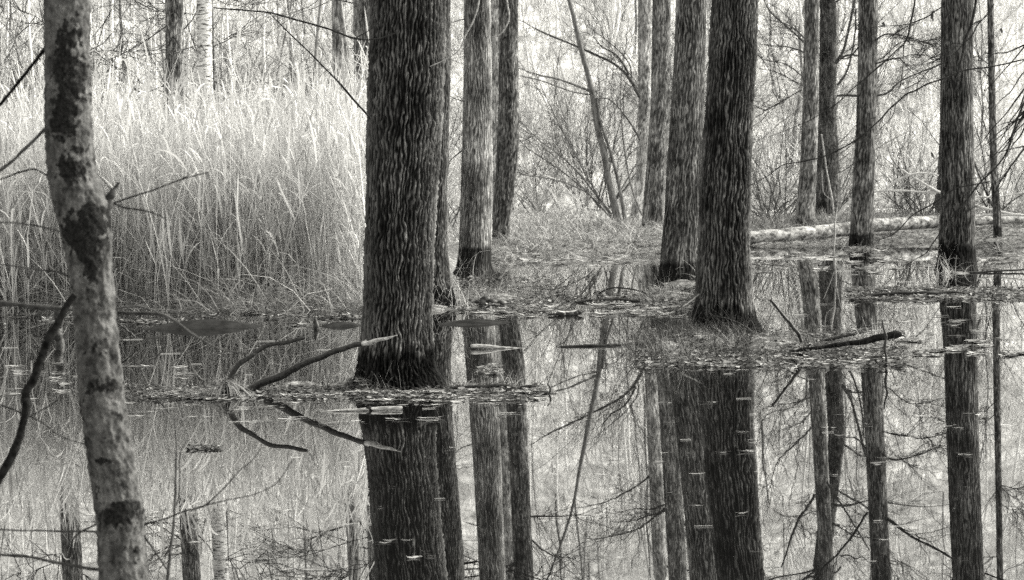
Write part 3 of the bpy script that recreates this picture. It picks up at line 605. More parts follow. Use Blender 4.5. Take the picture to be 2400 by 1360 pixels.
# ---------------------------------------------------------------- sticks and logs in the water
def thing(name, lab, cat, pts, mat, n=40, k=9, seed=0, group=None, knob=.1): return tag(add_tubes(name, [pts], M[mat], None, k=k, n=n, seed=seed, knob=knob), lab, cat, group)
Y1, Y2 = dist(530, 929), dist(600, 916)
thing('stick', 'shorter curved black stick rising from a straw heap in the water', 'stick', [(524,945,15,Y1),(532,905,15,Y1),(540,880,14,Y1),(552,862,13,Y1),(590,832,12,Y1),(640,808,11,Y1),(690,797,10,Y1),(713,791,8,Y1)], 'wet_wood', seed=1)
o = thing('stick', 'longer dark stick slanting up in front of the largest trunk, its end split and pale', 'stick', [(570,925,20,Y2),(600,905,20,Y2),(650,884,18,Y2-.1),(700,858,16,Y2-.2),(760,833,14,Y2-.3),(820,812,13,Y2-.42),(858,802,12,Y2-.5)], 'wet_wood', seed=2)
add_tubes('split_end', [[(x, y, w, Y2-.5-.1*(x-850)/80) for x, y, w in [(850,804,13),(870,799,13),(890,796,10),(910,791,7),(931,786,2)]]], M['dry_wood'], o, n=16, seed=3)
Y3 = dist(1862, 826)
thing('stick', 'straight black stick leaning out of the debris island with a knob on top', 'stick', [(1880,802,9,Y3),(1868,782,9,Y3),(1845,750,8,Y3),(1822,722,7,Y3),(1810,708,7,Y3),(1806,702,9,Y3)], 'wet_wood', seed=4)
Y4 = dist(2075, 856)
thing('stick', 'thin wavy upright black stick near the dark log end', 'stick', [(2078,880,7,Y4),(2077,840,6,Y4),(2074,810,7,Y4),(2076,790,6,Y4),(2070,765,5,Y4),(2068,752,4,Y4)], 'wet_wood', seed=5)
Y5 = dist(2060, 822)
thing('rotting_log', 'stubby dark rotting log with a broken end at the tip of the debris island', 'log', [(1850,824,5,Y5),(1905,817,9,Y5),(1960,810,11,Y5),(2010,802,13,Y5),(2050,795,16,Y5),(2085,788,18,Y5),(2108,784,17,Y5),(2113,783,9,Y5)], 'black', seed=6, k=14, knob=.1)
thing('stick', 'short dark stick lying along the debris island beside the leaning black stick', 'stick', [(1925,800,7,Y5+.5),(1960,792,8,Y5+.5),(1985,786,8,Y5+.5),(2005,783,5,Y5+.5)], 'wet_wood', seed=7)
Y6 = dist(1330, 740)
thing('bark_slab', 'dark slab of bark afloat in the gap of open water', 'driftwood', [(1285,737,5,Y6),(1315,737,9,Y6),(1340,735,12,Y6),(1358,733,9,Y6),(1368,731,4,Y6)], 'wet_wood', seed=8, knob=.2)
Y7 = dist(1180, 817)
thing('plank_end', 'pale wedge of driftwood floating behind the right side of the largest trunk', 'driftwood', [(1103,812,6,Y7),(1110,811,10,Y7),(1140,812,9,Y7),(1180,815,6,Y7),(1240,818,3,Y7)], 'dry_wood', seed=9, knob=.03)
thing('driftwood', 'long grey low driftwood just breaking the surface before the leaning furrowed trunk', 'driftwood', [(1290,817,3,Y7),(1340,812,6,Y7),(1390,810,7,Y7),(1450,809,8,Y7),(1520,807,8,Y7)], 'wet_wood', seed=10)
Y8 = dist(860, 963)
o = thing('reed_stalk', 'pale thick floating reed stalk with one dark joint', 'reed stalk', [(690,972,3,Y8),(740,967,4,Y8),(790,963,5,Y8),(855,960,7,Y8),(870,960,10,Y8),(905,957,10,Y8),(935,956,10,Y8),(943,956,7,Y8)], 'dry_wood', seed=11, knob=.04)
add_tubes('joint', [[(863,960,12,Y8-.004),(871,959,12,Y8-.004)]], M['twig_dark'], o, n=6)
Y9 = dist(1190, 912)
thing('stick', 'knobbly black stick lying flat in the debris right of the largest trunk', 'stick', [(1040,912,6,Y9),(1100,906,8,Y9),(1160,905,9,Y9),(1210,909,8,Y9),(1240,904,7,Y9),(1262,906,4,Y9)], 'wet_wood', seed=12, knob=.35)
Yx = dist(1287, 925)
thing('twig', 'tiny crooked black twig poking up alone from open water', 'twig', [(1282,898,3,Yx),(1290,912,5,Yx),(1287,926,4,Yx),(1286,948,4,Yx)], 'wet_wood', seed=13, n=14)
Yz = dist(2200, 693)
thing('floating_pole', 'long thin black pole afloat in front of the wet based trunk', 'driftwood', [(2010,694,4,Yz),(2080,689,8,Yz),(2150,688,9,Yz),(2210,686,9,Yz),(2290,689,7,Yz),(2400,692,6,Yz),(2480,694,4,Yz)], 'wet_wood', seed=14, n=70, knob=.25)
Yy = dist(2290, 640)
thing('floating_pole', 'thin dark pole afloat at the foot of the wet based trunk', 'driftwood', [(2190,643,3,Yy),(2260,640,5,Yy),(2330,636,5,Yy),(2420,632,4,Yy)], 'wet_wood', seed=15)
Yw = dist(1160, 665)
thing('stick', 'forked dark stick end on the litter behind the foot of the grey ribbed trunk', 'stick', [(1100,684,7,Yw),(1125,668,9,Yw),(1150,661,9,Yw),(1168,655,7,Yw)], 'wet_wood', seed=16, knob=.3)
Yv = dist(1120, 716)
thing('rotting_log', 'low rounded dark log half sunk beside the flared foot behind the largest trunk', 'log', [(1075,716,12,Yv),(1105,709,20,Yv),(1140,707,20,Yv),(1180,712,10,Yv)], 'wet_wood', seed=17, k=12)
Yu = dist(1560, 705)
thing('stick', 'dark stick resting across the litter left of the leaning furrowed trunk', 'stick', [(1350,708,5,Yu),(1400,703,7,Yu),(1460,703,6,Yu),(1520,706,5,Yu)], 'wet_wood', seed=18)
thing('stick', 'arched twig bridging the litter behind the floating bark slab', 'stick', [(1400,690,3,Yu+1),(1430,676,4,Yu+1),(1470,676,4,Yu+1),(1510,686,4,Yu+1),(1530,700,3,Yu+1)], 'twig_dark', seed=19)
thing('stick', 'stout dark stick propped against the foot of the leaning furrowed trunk', 'stick', [(1585,730,8,dB-.6),(1610,712,8,dB-.5),(1640,690,6,dB-.3)], 'wet_wood', seed=20)
thing('stick', 'bare pale stick lying on the grassy bank below the pale straight trunk', 'stick', [(1500,562,4,62),(1530,556,5,62),(1556,548,5,62)], 'twig_pale', seed=21)
Ys = dist(140, 810)
thing('stump', 'narrow black stump standing in water behind the near dark limb', 'stump', [(140,830,24,Ys),(140,800,24,Ys),(138,770,22,Ys),(137,740,20,Ys),(136,715,18,Ys)], 'wet_wood', seed=22, k=12)
Yt = dist(740, 772)
thing('dead_leaf', 'small dark oval leaf standing upright on the still water', 'leaf', [(741,776,3,Yt),(740,768,12,Yt),(740,758,14,Yt),(739,750,9,Yt),(739,745,3,Yt)], 'wet_wood', seed=23, n=12)
thing('stick', 'crossed twig sticking up from the water by the near mottled trunk', 'twig', [(270,755,4,26),(290,768,5,26),(305,780,5,26),(318,792,4,26)], 'wet_wood', seed=24)
thing('stick', 'bent dark stick arching on the mud at the edge of the reeds', 'stick', [(690,716,5,33.5),(710,706,7,33.5),(735,710,7,33.5),(760,722,6,33.5)], 'wet_wood', seed=25)
thing('twig', 'thin forked twig rising from the water in front of the reeds', 'twig', [(364,855,3,21),(365,840,3,21),(378,825,3,21),(392,805,2,21)], 'wet_wood', seed=26)
# smooth solid humps added for bulges of the water, dark reflection put into colour
def hump(lab, px, py, wpx, hpx, dy):
    p = gnd(px, py); hx = wpx/2*mpp(p[1]); hz = hpx*mpp(p[1]); a = np.linspace(-1, 1, 61); b = np.linspace(-1, 1, 25)
    A, B = np.meshgrid(a, b); rr_ = np.clip(1-A**2, 0, 1)**1.6*np.clip(1-B**2, 0, 1)
    Z = hz*rr_+.006*perlin(A*6, B*3, 1.)*rr_-.012
    V = np.stack([p[0]+A*hx, p[1]+B*dy, Z], -1).reshape(-1, 3); i = np.arange(24)[:, None]*61; j = np.arange(60)[None]
    tag(mk('water_bulge', V, np.stack([i+j, i+j+1, i+62+j, i+61+j], -1).reshape(-1, 4), M['mud']), lab, 'mud hump')
hump('longest smooth hump standing in for a dark water bulge in front of the reeds', 475, 768, 330, 22, .35)
hump('smallest smooth hump standing in for a water bulge near the mottled trunk', 362, 792, 70, 6, .14)
hump('low hump standing in for a water bulge against the left side of the largest trunk', 800, 764, 130, 12, .3)
hump('long low hump standing in for a water bulge, stretching right from behind the largest trunk', 1110, 758, 220, 12, .4)

# ---------------------------------------------------------------- reeds, grass, litter (stuff)
rng = np.random.RandomState(12)
def reeds():
    g = Geo(); n = 9500
    px = rng.uniform(-330, 940, n); Y = 33.8+13*rng.uniform(0, 1, n)**1.25+fbm(px*.012, 0, 0, 3)*.5+rng.normal(size=n)*.25
    u = (px-CX)/FPX; X = u*Y; Z = np.maximum(ground_z(X, Y), -.1); Y = np.maximum(Y, 32.6); X = u*Y
    base = np.stack([X, Y, Z], 1)
    Hh = np.where(rng.rand(n) < .08, rng.uniform(2.8, 3.4, n), rng.uniform(1.5, 2.95, n))*np.where(rng.rand(n) < .25, rng.uniform(.35, .85, n), 1)*(1+.3*fbm(X*.9, Y*.6, 0, 2))*np.clip(.72+(Y-32.8)*.2, .7, 1)
    Hh *= np.interp(px, [-300, 25, 200, 350, 600, 880], [.95, .93, 1.0, .96, .95, 1.0])
    lean = np.clip(rng.normal(size=(n, 2)), -1.8, 1.8)*np.where(rng.rand(n) < .22, .30, .12)[:, None]; lean[:, 0] = np.where(px > 760, np.minimum(lean[:, 0], .02), lean[:, 0]); kink = (rng.rand(n) < .14)*rng.uniform(.3, .9, n)
    N = 6; s = np.linspace(0, 1, N)[None, :, None]; hz = np.array([0, 0, 1.])
    P = base[:, None]+hz*Hh[:, None, None]*s
    off = np.zeros((n, N, 3)); off[..., :2] = lean[:, None]*Hh[:, None, None]*(s**1.6)*(1+1.6*kink[:, None, None])
    P = P+off; P[..., 2] -= (kink[:, None]*Hh[:, None]*.35*s[..., 0]**3)
    side = nrm(np.c_[rng.normal(size=n), rng.normal(size=n)*.6, np.zeros(n)])
    W = np.linspace(.013, .006, N)[None]*rng.uniform(.6, 1.6, n)[:, None]
    c = rng.beta(1.3, 1.4, n)*.9+.05
    V, F = ribbons(P, W, side); g.add(V, F, np.repeat(c, N*2))
    # leaves
    m_ = 4; idx = np.repeat(np.arange(n), m_); t = rng.uniform(.15, .98, len(idx)); ii = np.minimum((t*(N-1)).astype(int), N-2); f = (t*(N-1)-ii)[:, None]
    p0 = P[idx, ii]*(1-f)+P[idx, ii+1]*f; az = rng.uniform(0, 2*np.pi, len(idx)); L = rng.uniform(.25, .75, len(idx)); n2 = 6; ss = np.linspace(0, 1, n2)[None]
    el = rng.uniform(.95, 1.5, len(idx)); droop = rng.uniform(.1, 2.0, len(idx))*(rng.rand(len(idx)) < np.where(t > .55, .7, .35))
    ang = el[:, None]-droop[:, None]*ss**1.5*1.3
    dl = L[:, None]/(n2-1)
    hr = np.cumsum(np.cos(ang)*dl, 1)-np.cos(ang[:, :1])*dl; vz = np.cumsum(np.sin(ang)*dl, 1)-np.sin(ang[:, :1])*dl
    Q = p0[:, None]+np.stack([hr*np.cos(az)[:, None], hr*np.sin(az)[:, None], vz], -1)
    sd = np.stack([-np.sin(az), np.cos(az), rng.normal(size=len(az))*.3], 1); sd = nrm(sd+nrm(rng.normal(size=sd.shape))*.45)
    W = (np.sin(np.pi*np.clip(ss*.86+.12, 0, 1))**.8)*rng.uniform(.012, .038, len(idx))[:, None]
    c2 = np.clip(c[idx]+rng.normal(size=len(idx))*.3, 0, 1)
    V, F = ribbons(Q, W, sd); g.add(V, F, np.repeat(c2, n2*2))
    tag(g.mk('reeds', M['reed'], smooth=False), 'dense bed of tall pale dry reeds at the water edge', None, kind='stuff')
reeds()

def blades(px, Y, n_per, L, W, c_rng, spread=.12, tilt=(.2, 1.3), seed=0, zoff=0.0, world=None):
    r = np.random.RandomState(seed)
    if world is None: X = (px-CX)/FPX*Y
    else: X, Y = world
    idx = np.repeat(np.arange(len(X)), n_per); k = len(idx)
    x = X[idx]+r.normal(size=k)*spread; y = Y[idx]+r.normal(size=k)*spread
    z = ground_z(x, y); ok = z > -.05; x, y, z = x[ok], y[ok], z[ok]; k = len(x)
    az = r.uniform(0, 2*np.pi, k); el = r.uniform(*tilt, k); ln = r.uniform(*L, k); N = 5; ss = np.linspace(0, 1, N)[None]
    ang = el[:, None]-r.uniform(.2, 2.0, k)[:, None]*ss**1.3; dl = ln[:, None]/(N-1)
    hr = np.cumsum(np.cos(ang)*dl, 1)-np.cos(ang[:, :1])*dl; vz = np.cumsum(np.sin(ang)*dl, 1)-np.sin(ang[:, :1])*dl
    P = np.stack([x[:, None]+hr*np.cos(az)[:, None], y[:, None]+hr*np.sin(az)[:, None], np.maximum(z+zoff, -.01)[:, None]+vz], -1)
    sd = nrm(np.stack([-np.sin(az), np.cos(az), r.normal(size=k)*.4], 1))
    w = W*(1-.8*ss)*r.uniform(.6, 1.5, k)[:, None]
    V, F = ribbons(P, w, sd); tf = r.uniform(.3, 1.1, len(X))[idx[ok]]; return V, F, np.repeat(np.clip(r.uniform(*c_rng, k)**1.2*tf, 0, 1), N*2)
def reg(n, x0, x1, y0, y1, r):                    # scatter in a photo region, on the water level
    p = gnd(r.uniform(x0, x1, n), r.uniform(y0, y1, n)); return p[:, 0], p[:, 1]
g = Geo()
for q, (n, x0, x1, y0, y1, npb, L, W, cr_, sp_) in enumerate([
    (900, -100, 880, 690, 752, 16, (.12, .5), .007, (.05, .85), .14),
    (700, -100, 900, 684, 740, 8, (.5, 1.6), .014, (.2, 1.), .2),
    (330, 1130, 1570, 548, 618, 34, (.2, .6), .014, (.05, 1.2), .22),
    (300, 1050, 1300, 648, 722, 12, (.08, .30), .008, (.1, .75), .12),
    (200, 1300, 1680, 680, 715, 12, (.08, .28), .008, (.1, .75), .12),
    (700, 1760, 2420, 548, 596, 22, (.08, .20), .012, (.0, .6), .25),
    (160, 2270, 2420, 560, 645, 26, (.2, .5), .011, (.05, .6), .2),
    (120, 1480, 1760, 770, 850, 18, (.14, .5), .004, (.0, .35), .08),
    (50, 1740, 2100, 785, 835, 14, (.06, .22), .004, (.0, .5), .06),
    (110, 480, 900, 895, 920, 22, (.08, .26), .004, (.05, .8), .07),
    (70, 900, 1250, 900, 920, 14, (.05, .18), .004, (.05, .8), .07),
    (60, 2180, 2330, 670, 700, 18, (.1, .28), .007, (.1, .9), .1),
    (60, 990, 1090, 690, 735, 24, (.2, .5), .007, (.2, .9), .1),
    ]):
    X, Y = reg(int(n*1.8), x0, x1, y0, y1, rng); kp = fbm(X*1.7, Y*.8, q+.5, 2) > -.03; X, Y = X[kp], Y[kp]; V, F, c = blades(None, None, npb, L, W, cr_, sp_, tilt=(.05, 1.2), seed=q, world=(X, Y)); g.add(V, F, c)
# back meadow behind the banks
r_ = np.random.RandomState(55)
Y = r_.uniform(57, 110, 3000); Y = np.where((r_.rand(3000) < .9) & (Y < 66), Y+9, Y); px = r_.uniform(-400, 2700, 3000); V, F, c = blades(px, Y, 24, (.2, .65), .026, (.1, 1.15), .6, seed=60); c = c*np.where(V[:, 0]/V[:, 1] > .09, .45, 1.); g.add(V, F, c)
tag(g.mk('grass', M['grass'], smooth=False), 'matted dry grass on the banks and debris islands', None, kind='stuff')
# individual tufts that stand out
def tuft(lab, px, py, Y, n, L, W, tilt=(.7, 1.5), seed=0, sp_=.03, cr_=(.3, .95), z=0):
    p = gnd(px, py) if Y is None else at(px, py, Y); r = np.random.RandomState(seed); az = r.uniform(0, 2*np.pi, n); el = r.uniform(*tilt, n); ln = r.uniform(*L, n); N = 6; ss = np.linspace(0, 1, N)[None]
    ang = el[:, None]-r.uniform(.1, 1.8, n)[:, None]*ss**1.4; dl = ln[:, None]/(N-1)
    hr = np.cumsum(np.cos(ang)*dl, 1)-np.cos(ang[:, :1])*dl; vz = np.cumsum(np.sin(ang)*dl, 1)-np.sin(ang[:, :1])*dl
    b = p+r.normal(size=(n, 3))*sp_*np.array([1, 1, 0]); P = b[:, None]+np.stack([hr*np.cos(az)[:, None], hr*np.sin(az)[:, None], vz], -1); P[..., 2] = np.maximum(P[..., 2], -.02)
    V, F = ribbons(P, W*(1-.8*ss)*r.uniform(.6, 1.5, n)[:, None], nrm(np.stack([-np.sin(az), np.cos(az), r.normal(size=n)*.4], 1)))
    gg = Geo(); gg.add(V, F, np.repeat(r.uniform(*cr_, n), N*2)); tag(gg.mk('grass_tuft', M['grass'], smooth=False), lab, 'grass tuft')
tuft('tall straw tuft against the foot of the grey ribbed trunk', 1078, 640, None, 22, (.3, 1.2), .008, (1.1, 1.55), 1, .12, (.4, 1))
tuft('bushy tuft on the dark rotting log end', 2045, 805, None, 90, (.1, .3), .005, (.3, 1.4), 2, .07, (.4, 1))
tuft('messy tuft at the flared foot beside the largest trunk', 1060, 722, None, 60, (.3, .8), .008, (.6, 1.5), 3, .12)
tuft('looping straw tuft at the foot of the tidemarked trunk', 1625, 662, None, 70, (.2, .6), .009, (.5, 1.5), 4, .12)
tuft('pale straw tuft at the foot of the wet based trunk', 2215, 642, None, 40, (.2, .55), .009, (.5, 1.5), 5, .12)
tuft('thin wiry tuft against the left side of the largest trunk foot', 845, 905, None, 46, (.2, .5), .004, (.9, 1.5), 6, .05)
tuft('wiry tuft in front of the leaning furrowed trunk', 1740, 812, None, 60, (.12, .35), .004, (.6, 1.5), 7, .08)
tuft('dense tangled tuft on the end of the debris island nearest the open water', 1530, 825, None, 160, (.12, .36), .005, (.3, 1.5), 8, .16, (.0, .5))
tuft('spiky tuft between the debris and the pale driftwood wedge', 1195, 905, None, 30, (.08, .2), .004, (.8, 1.5), 9, .04)
def tufts(lab, grp, spots, L, seed, n=(18, 60), cr_=(.0, .5), tilt=(.35, 1.5)):
    rq = np.random.RandomState(seed)
    for q_, (x, y) in enumerate(spots):
        tuft(lab, x, y, None, rq.randint(*n), (L[0], L[1]*rq.uniform(.6, 1.2)), .0035*float(gnd(x, y)[1])/20, tilt, seed+q_, .05+.04*rq.rand(), cr_)
        COL.objects[-1]['group'] = grp
tufts('ragged wiry tuft on the debris island around the leaning furrowed trunk', 'wiry tufts around the leaning furrowed trunk', [(1500,800),(1555,812),(1590,796),(1480,828),(1570,840),(1625,822),(1668,835),(1700,818),(1790,806),(1835,815),(1890,806),(1940,816),(1985,806),(1650,800),(1540,830),(1610,845)], (.08, .36), 500)
tufts('low ragged tuft on the wet litter behind the floating bark slab', 'ragged tufts on the middle island', [(1105,690),(1150,700),(1190,688),(1225,702),(1260,690),(1130,672),(1500,700),(1560,692),(1600,702)], (.12, .45), 540)
tufts('small wiry tuft on the debris in front of the largest trunk', 'wiry tufts in front of the largest trunk', [(700,904),(740,908),(780,902),(815,908),(1035,905),(1085,908),(900,918),(660,912)], (.05, .2), 570)
# straw heap at the short stick
p0 = gnd(527, 930); r = np.random.RandomState(3); n = 150; az = r.uniform(0, 2*np.pi, n); R_ = r.uniform(.12, .42, n)*np.where(np.cos(az) < 0, 1.0, .8)
N = 6; ss = np.linspace(0, 1, N)[None]; rad = ss*R_[:, None]; top = r.uniform(.07, .15, n)[:, None]
P = p0+np.stack([rad*np.cos(az)[:, None]+.01, rad*np.sin(az)[:, None]*.5, top*(1-ss)**.8+.02*np.sin(ss*6+az[:, None])-.01], -1)
V, F = ribbons(P, np.full((n, N), .004), nrm(np.stack([-np.sin(az), np.cos(az), .5+0*az], 1))); gg = Geo(); gg.add(V, F, np.repeat(r.uniform(.1, .95, n), N*2))
tag(gg.mk('straw_heap', M['grass'], smooth=False), 'cone of draped straw around the foot of the shorter curved stick', 'straw heap')

# floating flakes and leaf litter
g = Geo(); r = np.random.RandomState(21)
def flakes(n, x0, x1, y0, y1, L, W, zr, cr_, flat=.3, onground=False, clump=None):
    if clump:
        kx = r.uniform(x0, x1, clump); ky = r.uniform(y0, y1, clump); i = r.randint(0, clump, n)
        p = gnd(kx[i]+r.normal(size=n)*(x1-x0)/clump*.5, ky[i]+r.normal(size=n)*1.2)
    else: p = gnd(r.uniform(x0, x1, n), r.uniform(y0, y1, n))
    k = len(p); z = r.uniform(*zr, k)
    gz = ground_z(p[:, 0], p[:, 1]); z = np.maximum(z, gz+r.uniform(.0, .02, k))
    if onground: keep = gz > -.03; p, z, gz = p[keep], z[keep], gz[keep]; k = len(p)
    az = r.uniform(0, 2*np.pi, k) if flat > .25 else r.normal(size=k)*.25; ln = r.uniform(*L, k); N = 4; s = np.linspace(-.5, .5, N)[None]
    cup = r.uniform(0, .35, k)[:, None]*ln[:, None]*(4*s*s)
    P = np.stack([p[:, :1]+np.cos(az)[:, None]*s*ln[:, None], p[:, 1:2]+np.sin(az)[:, None]*s*ln[:, None], z[:, None]+cup*flat*2], -1)
    sd = nrm(np.stack([-np.sin(az), np.cos(az), r.normal(size=k)*flat], 1)); w = r.uniform(*W, k)[:, None]*np.array([[.35, 1, .9, .3]])
    V, F = ribbons(P, w, sd); V[:, 2] = np.maximum(V[:, 2], .002+r.uniform(0, .003)) if not onground else V[:, 2]
    c = cr_[0]*.2+(cr_[1]-cr_[0]*.2)*r.beta(.6, 3.4 if flat > .25 else 1.5, k); g.add(V, F, np.repeat(c, N*2))
flakes(1500, 280, 1280, 905, 940, (.02, .07), (.012, .035), (.004, .02), (.1, 1.))
flakes(900, 280, 1300, 915, 942, (.03, .10), (.015, .04), (.004, .012), (.5, 1.), .2, clump=26)
flakes(2600, 1480, 2120, 775, 865, (.02, .08), (.015, .04), (.004, .03), (.05, .9))
flakes(700, 1600, 2130, 835, 862, (.03, .12), (.015, .04), (.004, .012), (.6, 1.), .2, clump=30)
flakes(1300, 1050, 1290, 650, 735, (.03, .10), (.02, .05), (.004, .03), (.1, .9))
flakes(800, 1290, 1660, 685, 712, (.03, .10), (.02, .05), (.004, .03), (.1, .9), clump=40)
flakes(500, 1500, 1700, 665, 725, (.03, .10), (.02, .05), (.004, .03), (.1, .9))
flakes(700, 1060, 1640, 715, 745, (.05, .25), (.02, .05), (.004, .015), (.5, 1.), .2, clump=30)
flakes(2200, 1980, 2420, 675, 705, (.03, .12), (.02, .05), (.004, .025), (.1, .9))
flakes(1400, 1740, 2420, 585, 640, (.05, .3), (.03, .06), (.004, .015), (.35, 1.), .2, clump=60)
flakes(1500, -100, 880, 735, 765, (.03, .14), (.015, .04), (.004, .02), (.1, .9), clump=50)
flakes(500, 1150, 1560, 600, 622, (.05, .3), (.03, .06), (.004, .02), (.3, 1.), .2, clump=40)
flakes(900, 2000, 2420, 795, 835, (.03, .12), (.015, .04), (.004, .012), (.4, 1.), .2, clump=24)
flakes(420, -60, 480, 850, 960, (.03, .14), (.01, .03), (.003, .008), (.5, 1.), .15, clump=40)
flakes(260, 280, 1300, 940, 1000, (.02, .1), (.01, .02), (.003, .008), (.4, 1.), .15, clump=30)
flakes(140, 1300, 2400, 860, 1120, (.02, .09), (.008, .02), (.003, .007), (.5, 1.), .15, clump=60)
flakes(110, 30, 2380, 980, 1350, (.015, .06), (.006, .014), (.003, .006), (.5, 1.), .15, clump=70)
flakes(300, 1750, 2420, 700, 800, (.02, .2), (.01, .03), (.003, .008), (.4, 1.), .15, clump=50)
flakes(150, 440, 520, 1046, 1056, (.02, .05), (.01, .025), (.003, .012), (.05, 1.))
flakes(260, 1040, 1170, 855, 880, (.02, .07), (.01, .03), (.003, .02), (.7, 1.), .3, clump=8)
flakes(7000, 1740, 2420, 545, 600, (.05, .15), (.02, .05), (0, .02), (.1, .8), onground=True)
flakes(7000, 1130, 1600, 540, 620, (.05, .15), (.02, .05), (0, .02), (.2, .9), onground=True)
# floating straws
n = 50; xs = r.uniform(20, 2380, n); ys = np.where(r.rand(n) < .6, r.uniform(600, 900, n), r.uniform(900, 1250, n)); ok = (ys > 780) | (xs > 1000); xs, ys = xs[ok], ys[ok]
p = gnd(xs, ys); k = len(p); ln = r.uniform(.03, .24, k)*p[:, 1]/26; az = r.normal(size=k)*.12+.02; s = np.linspace(-.5, .5, 4)[None]
P = np.stack([p[:, :1]+np.cos(az)[:, None]*s*ln[:, None], p[:, 1:2]+np.sin(az)[:, None]*s*ln[:, None], .004+0*s*ln[:, None]], -1)
V, F = tubes(P, np.full((k, 4), .0018)*(p[:, 1:2]/24), 4); g.add(V, F, .9)
tag(g.mk('floating_debris', M['litter'], smooth=False), 'rafts of dead leaves, bark flakes and straw floating on the water', None, kind='stuff')
# sticks jutting from the islands
g = Geo()
for (x0, x1, y0, y1, n, L, rr_) in [(1480,1780,770,850,240,(.14,.6),.0020),(1780,2100,790,850,90,(.08,.4),.002),(520,1260,895,920,50,(.06,.3),.002),(1060,1640,680,720,50,(.1,.4),.003),(300,860,700,745,40,(.1,.4),.003),(2150,2400,660,700,24,(.1,.3),.003)]:
    p = gnd(r.uniform(x0, x1, n), r.uniform(y0, y1, n)); z = ground_z(p[:, 0], p[:, 1]); p[:, 2] = np.maximum(z, 0)
    P = p[:, None]+np.array([0, 0, 1.])*np.linspace(-.02, .02, 3)[None, :, None]; Q, RR = grow(r, P, np.full((n, 3), rr_*2), 1, L, (.1, 1.5), 0, .6, 0, 7, .5, .12)
    Q[..., 2] = np.maximum(Q[..., 2], -.01); V, F = tubes(Q, RR, 4); g.add(V, F)
    Q2, R2 = grow(r, Q, RR, 2, (L[0]*.3, L[1]*.4), (.4, 1.2), .1, .6, .3, 4, .3, .1); V, F = tubes(Q2, R2, 3); g.add(V, F)
tag(g.mk('twig_litter', M['twig_dark']), 'tangle of small dead twigs on the debris islands', None, kind='stuff')

# ---------------------------------------------------------------- shrubs of bare stems
def shrub(lab, px, Y, h, nst, seed, group=None, mat='twig_mid', spread=.5, r0=.020, k=(7, 5), lean=(0, 0)):
    r = np.random.RandomState(seed); x = (px-CX)/FPX*Y; z = float(ground_z(np.array([x]), np.array([Y]))[0])
    N = 8; s = np.linspace(0, 1, N)[None, :, None]; d = r.normal(size=(nst, 3))*np.array([spread, spread, 0])+np.array([lean[0], lean[1], 1.]); d = nrm(d); L = r.uniform(.5, 1, nst)[:, None, None]*h
    b = np.array([x, Y, z-.05])+r.normal(size=(nst, 3))*np.array([.15, .15, 0])
    w = np.cumsum(r.normal(size=(nst, N, 3))*.035, 1); w -= w[:, :1]; cv = r.normal(size=(nst, 1, 3))*np.array([.25, .25, .05])
    P = b[:, None]+L*(d[:, None]*s+cv*s*s+w*.5); R = np.full((nst, 1), r0)*np.linspace(1, .35, N)[None]*r.uniform(.6, 1.3, (nst, 1))
    g = Geo(); V, F = tubes(P, R, 5); g.add(V, F, r.uniform(.2, .5)); Q, RR = grow(r, P, R, k[0], (.25*h, .6*h), (.3, 1.1), .2, .5, .2, 7, .35, .08); V, F = tubes(Q, RR, 3); g.add(V, F, .4)
    Q2, R2 = grow(r, Q, RR, k[1], (.1*h, .28*h), (.3, 1.1), .1, .6, .1, 5, .35, .08); V, F = tubes(Q2, R2, 3); g.add(V, F, .4)
    return tag(g.mk('bare_shrub', M[mat]), lab, 'shrub', group)
shrub('spreading bare shrub just behind the foot of the light grey trunk', 1840, 82, 5.5, 9, 1, k=(8, 6))
shrub('tall bare shrub filling the gap between the leaning furrowed trunk and the light grey trunk', 1790, 90, 7, 8, 2, k=(8, 6))
shrub('bare shrub growing behind the arched white branches of the fallen birch', 2120, 84, 5, 12, 3, k=(8, 6))
shrub('twiggy dark shrub behind the thinnest upright trunk', 2345, 78, 6.5, 11, 4, mat='twig_dark', k=(8, 6))
shrub('low scrubby shrub under the arched white branches', 2160, 76, 2.2, 16, 5, spread=.8)
shrub('low scrub between the light grey trunk and the slim dark trunk', 1960, 90, 3.2, 14, 6, spread=.7)
shrub('dense low shrub beside the foot of the leaning furrowed trunk on the far bank', 1810, 78, 2.4, 16, 7, spread=.7)
shrub('bare shrub in the gap beyond the bent dark trunk', 1260, 98, 4.5, 10, 8)
shrub('broad bare shrub behind the leaning thin tree', 1370, 104, 6, 10, 9)
shrub('thin shrub seen between the largest trunk and the grey ribbed trunk', 1065, 78, 4.5, 7, 10)
shrub('airy shrub above the reeds beside the near mottled trunk', 240, 60, 6.5, 8, 11)
shrub('airy shrub above the reeds to the right of the white birch', 610, 62, 6.5, 9, 12, k=(9, 6))
shrub('low round shrub above the reed tops before the smooth pale trunk', 690, 58, 4.2, 22, 13, spread=.8)
rs = np.random.RandomState(88)
for i_ in range(60):
    px = rs.uniform(-150, 2550); Y = rs.uniform(92, 135)
    shrub('far bare grey shrub at the foot of the pale wooded slope', px, Y, rs.uniform(3.5, 9), rs.randint(6, 12), 900+i_, group='far shrubs below the slope', mat='twig_pale' if rs.rand() < .25 else 'twig_mid', r0=.025, k=(8, 7))

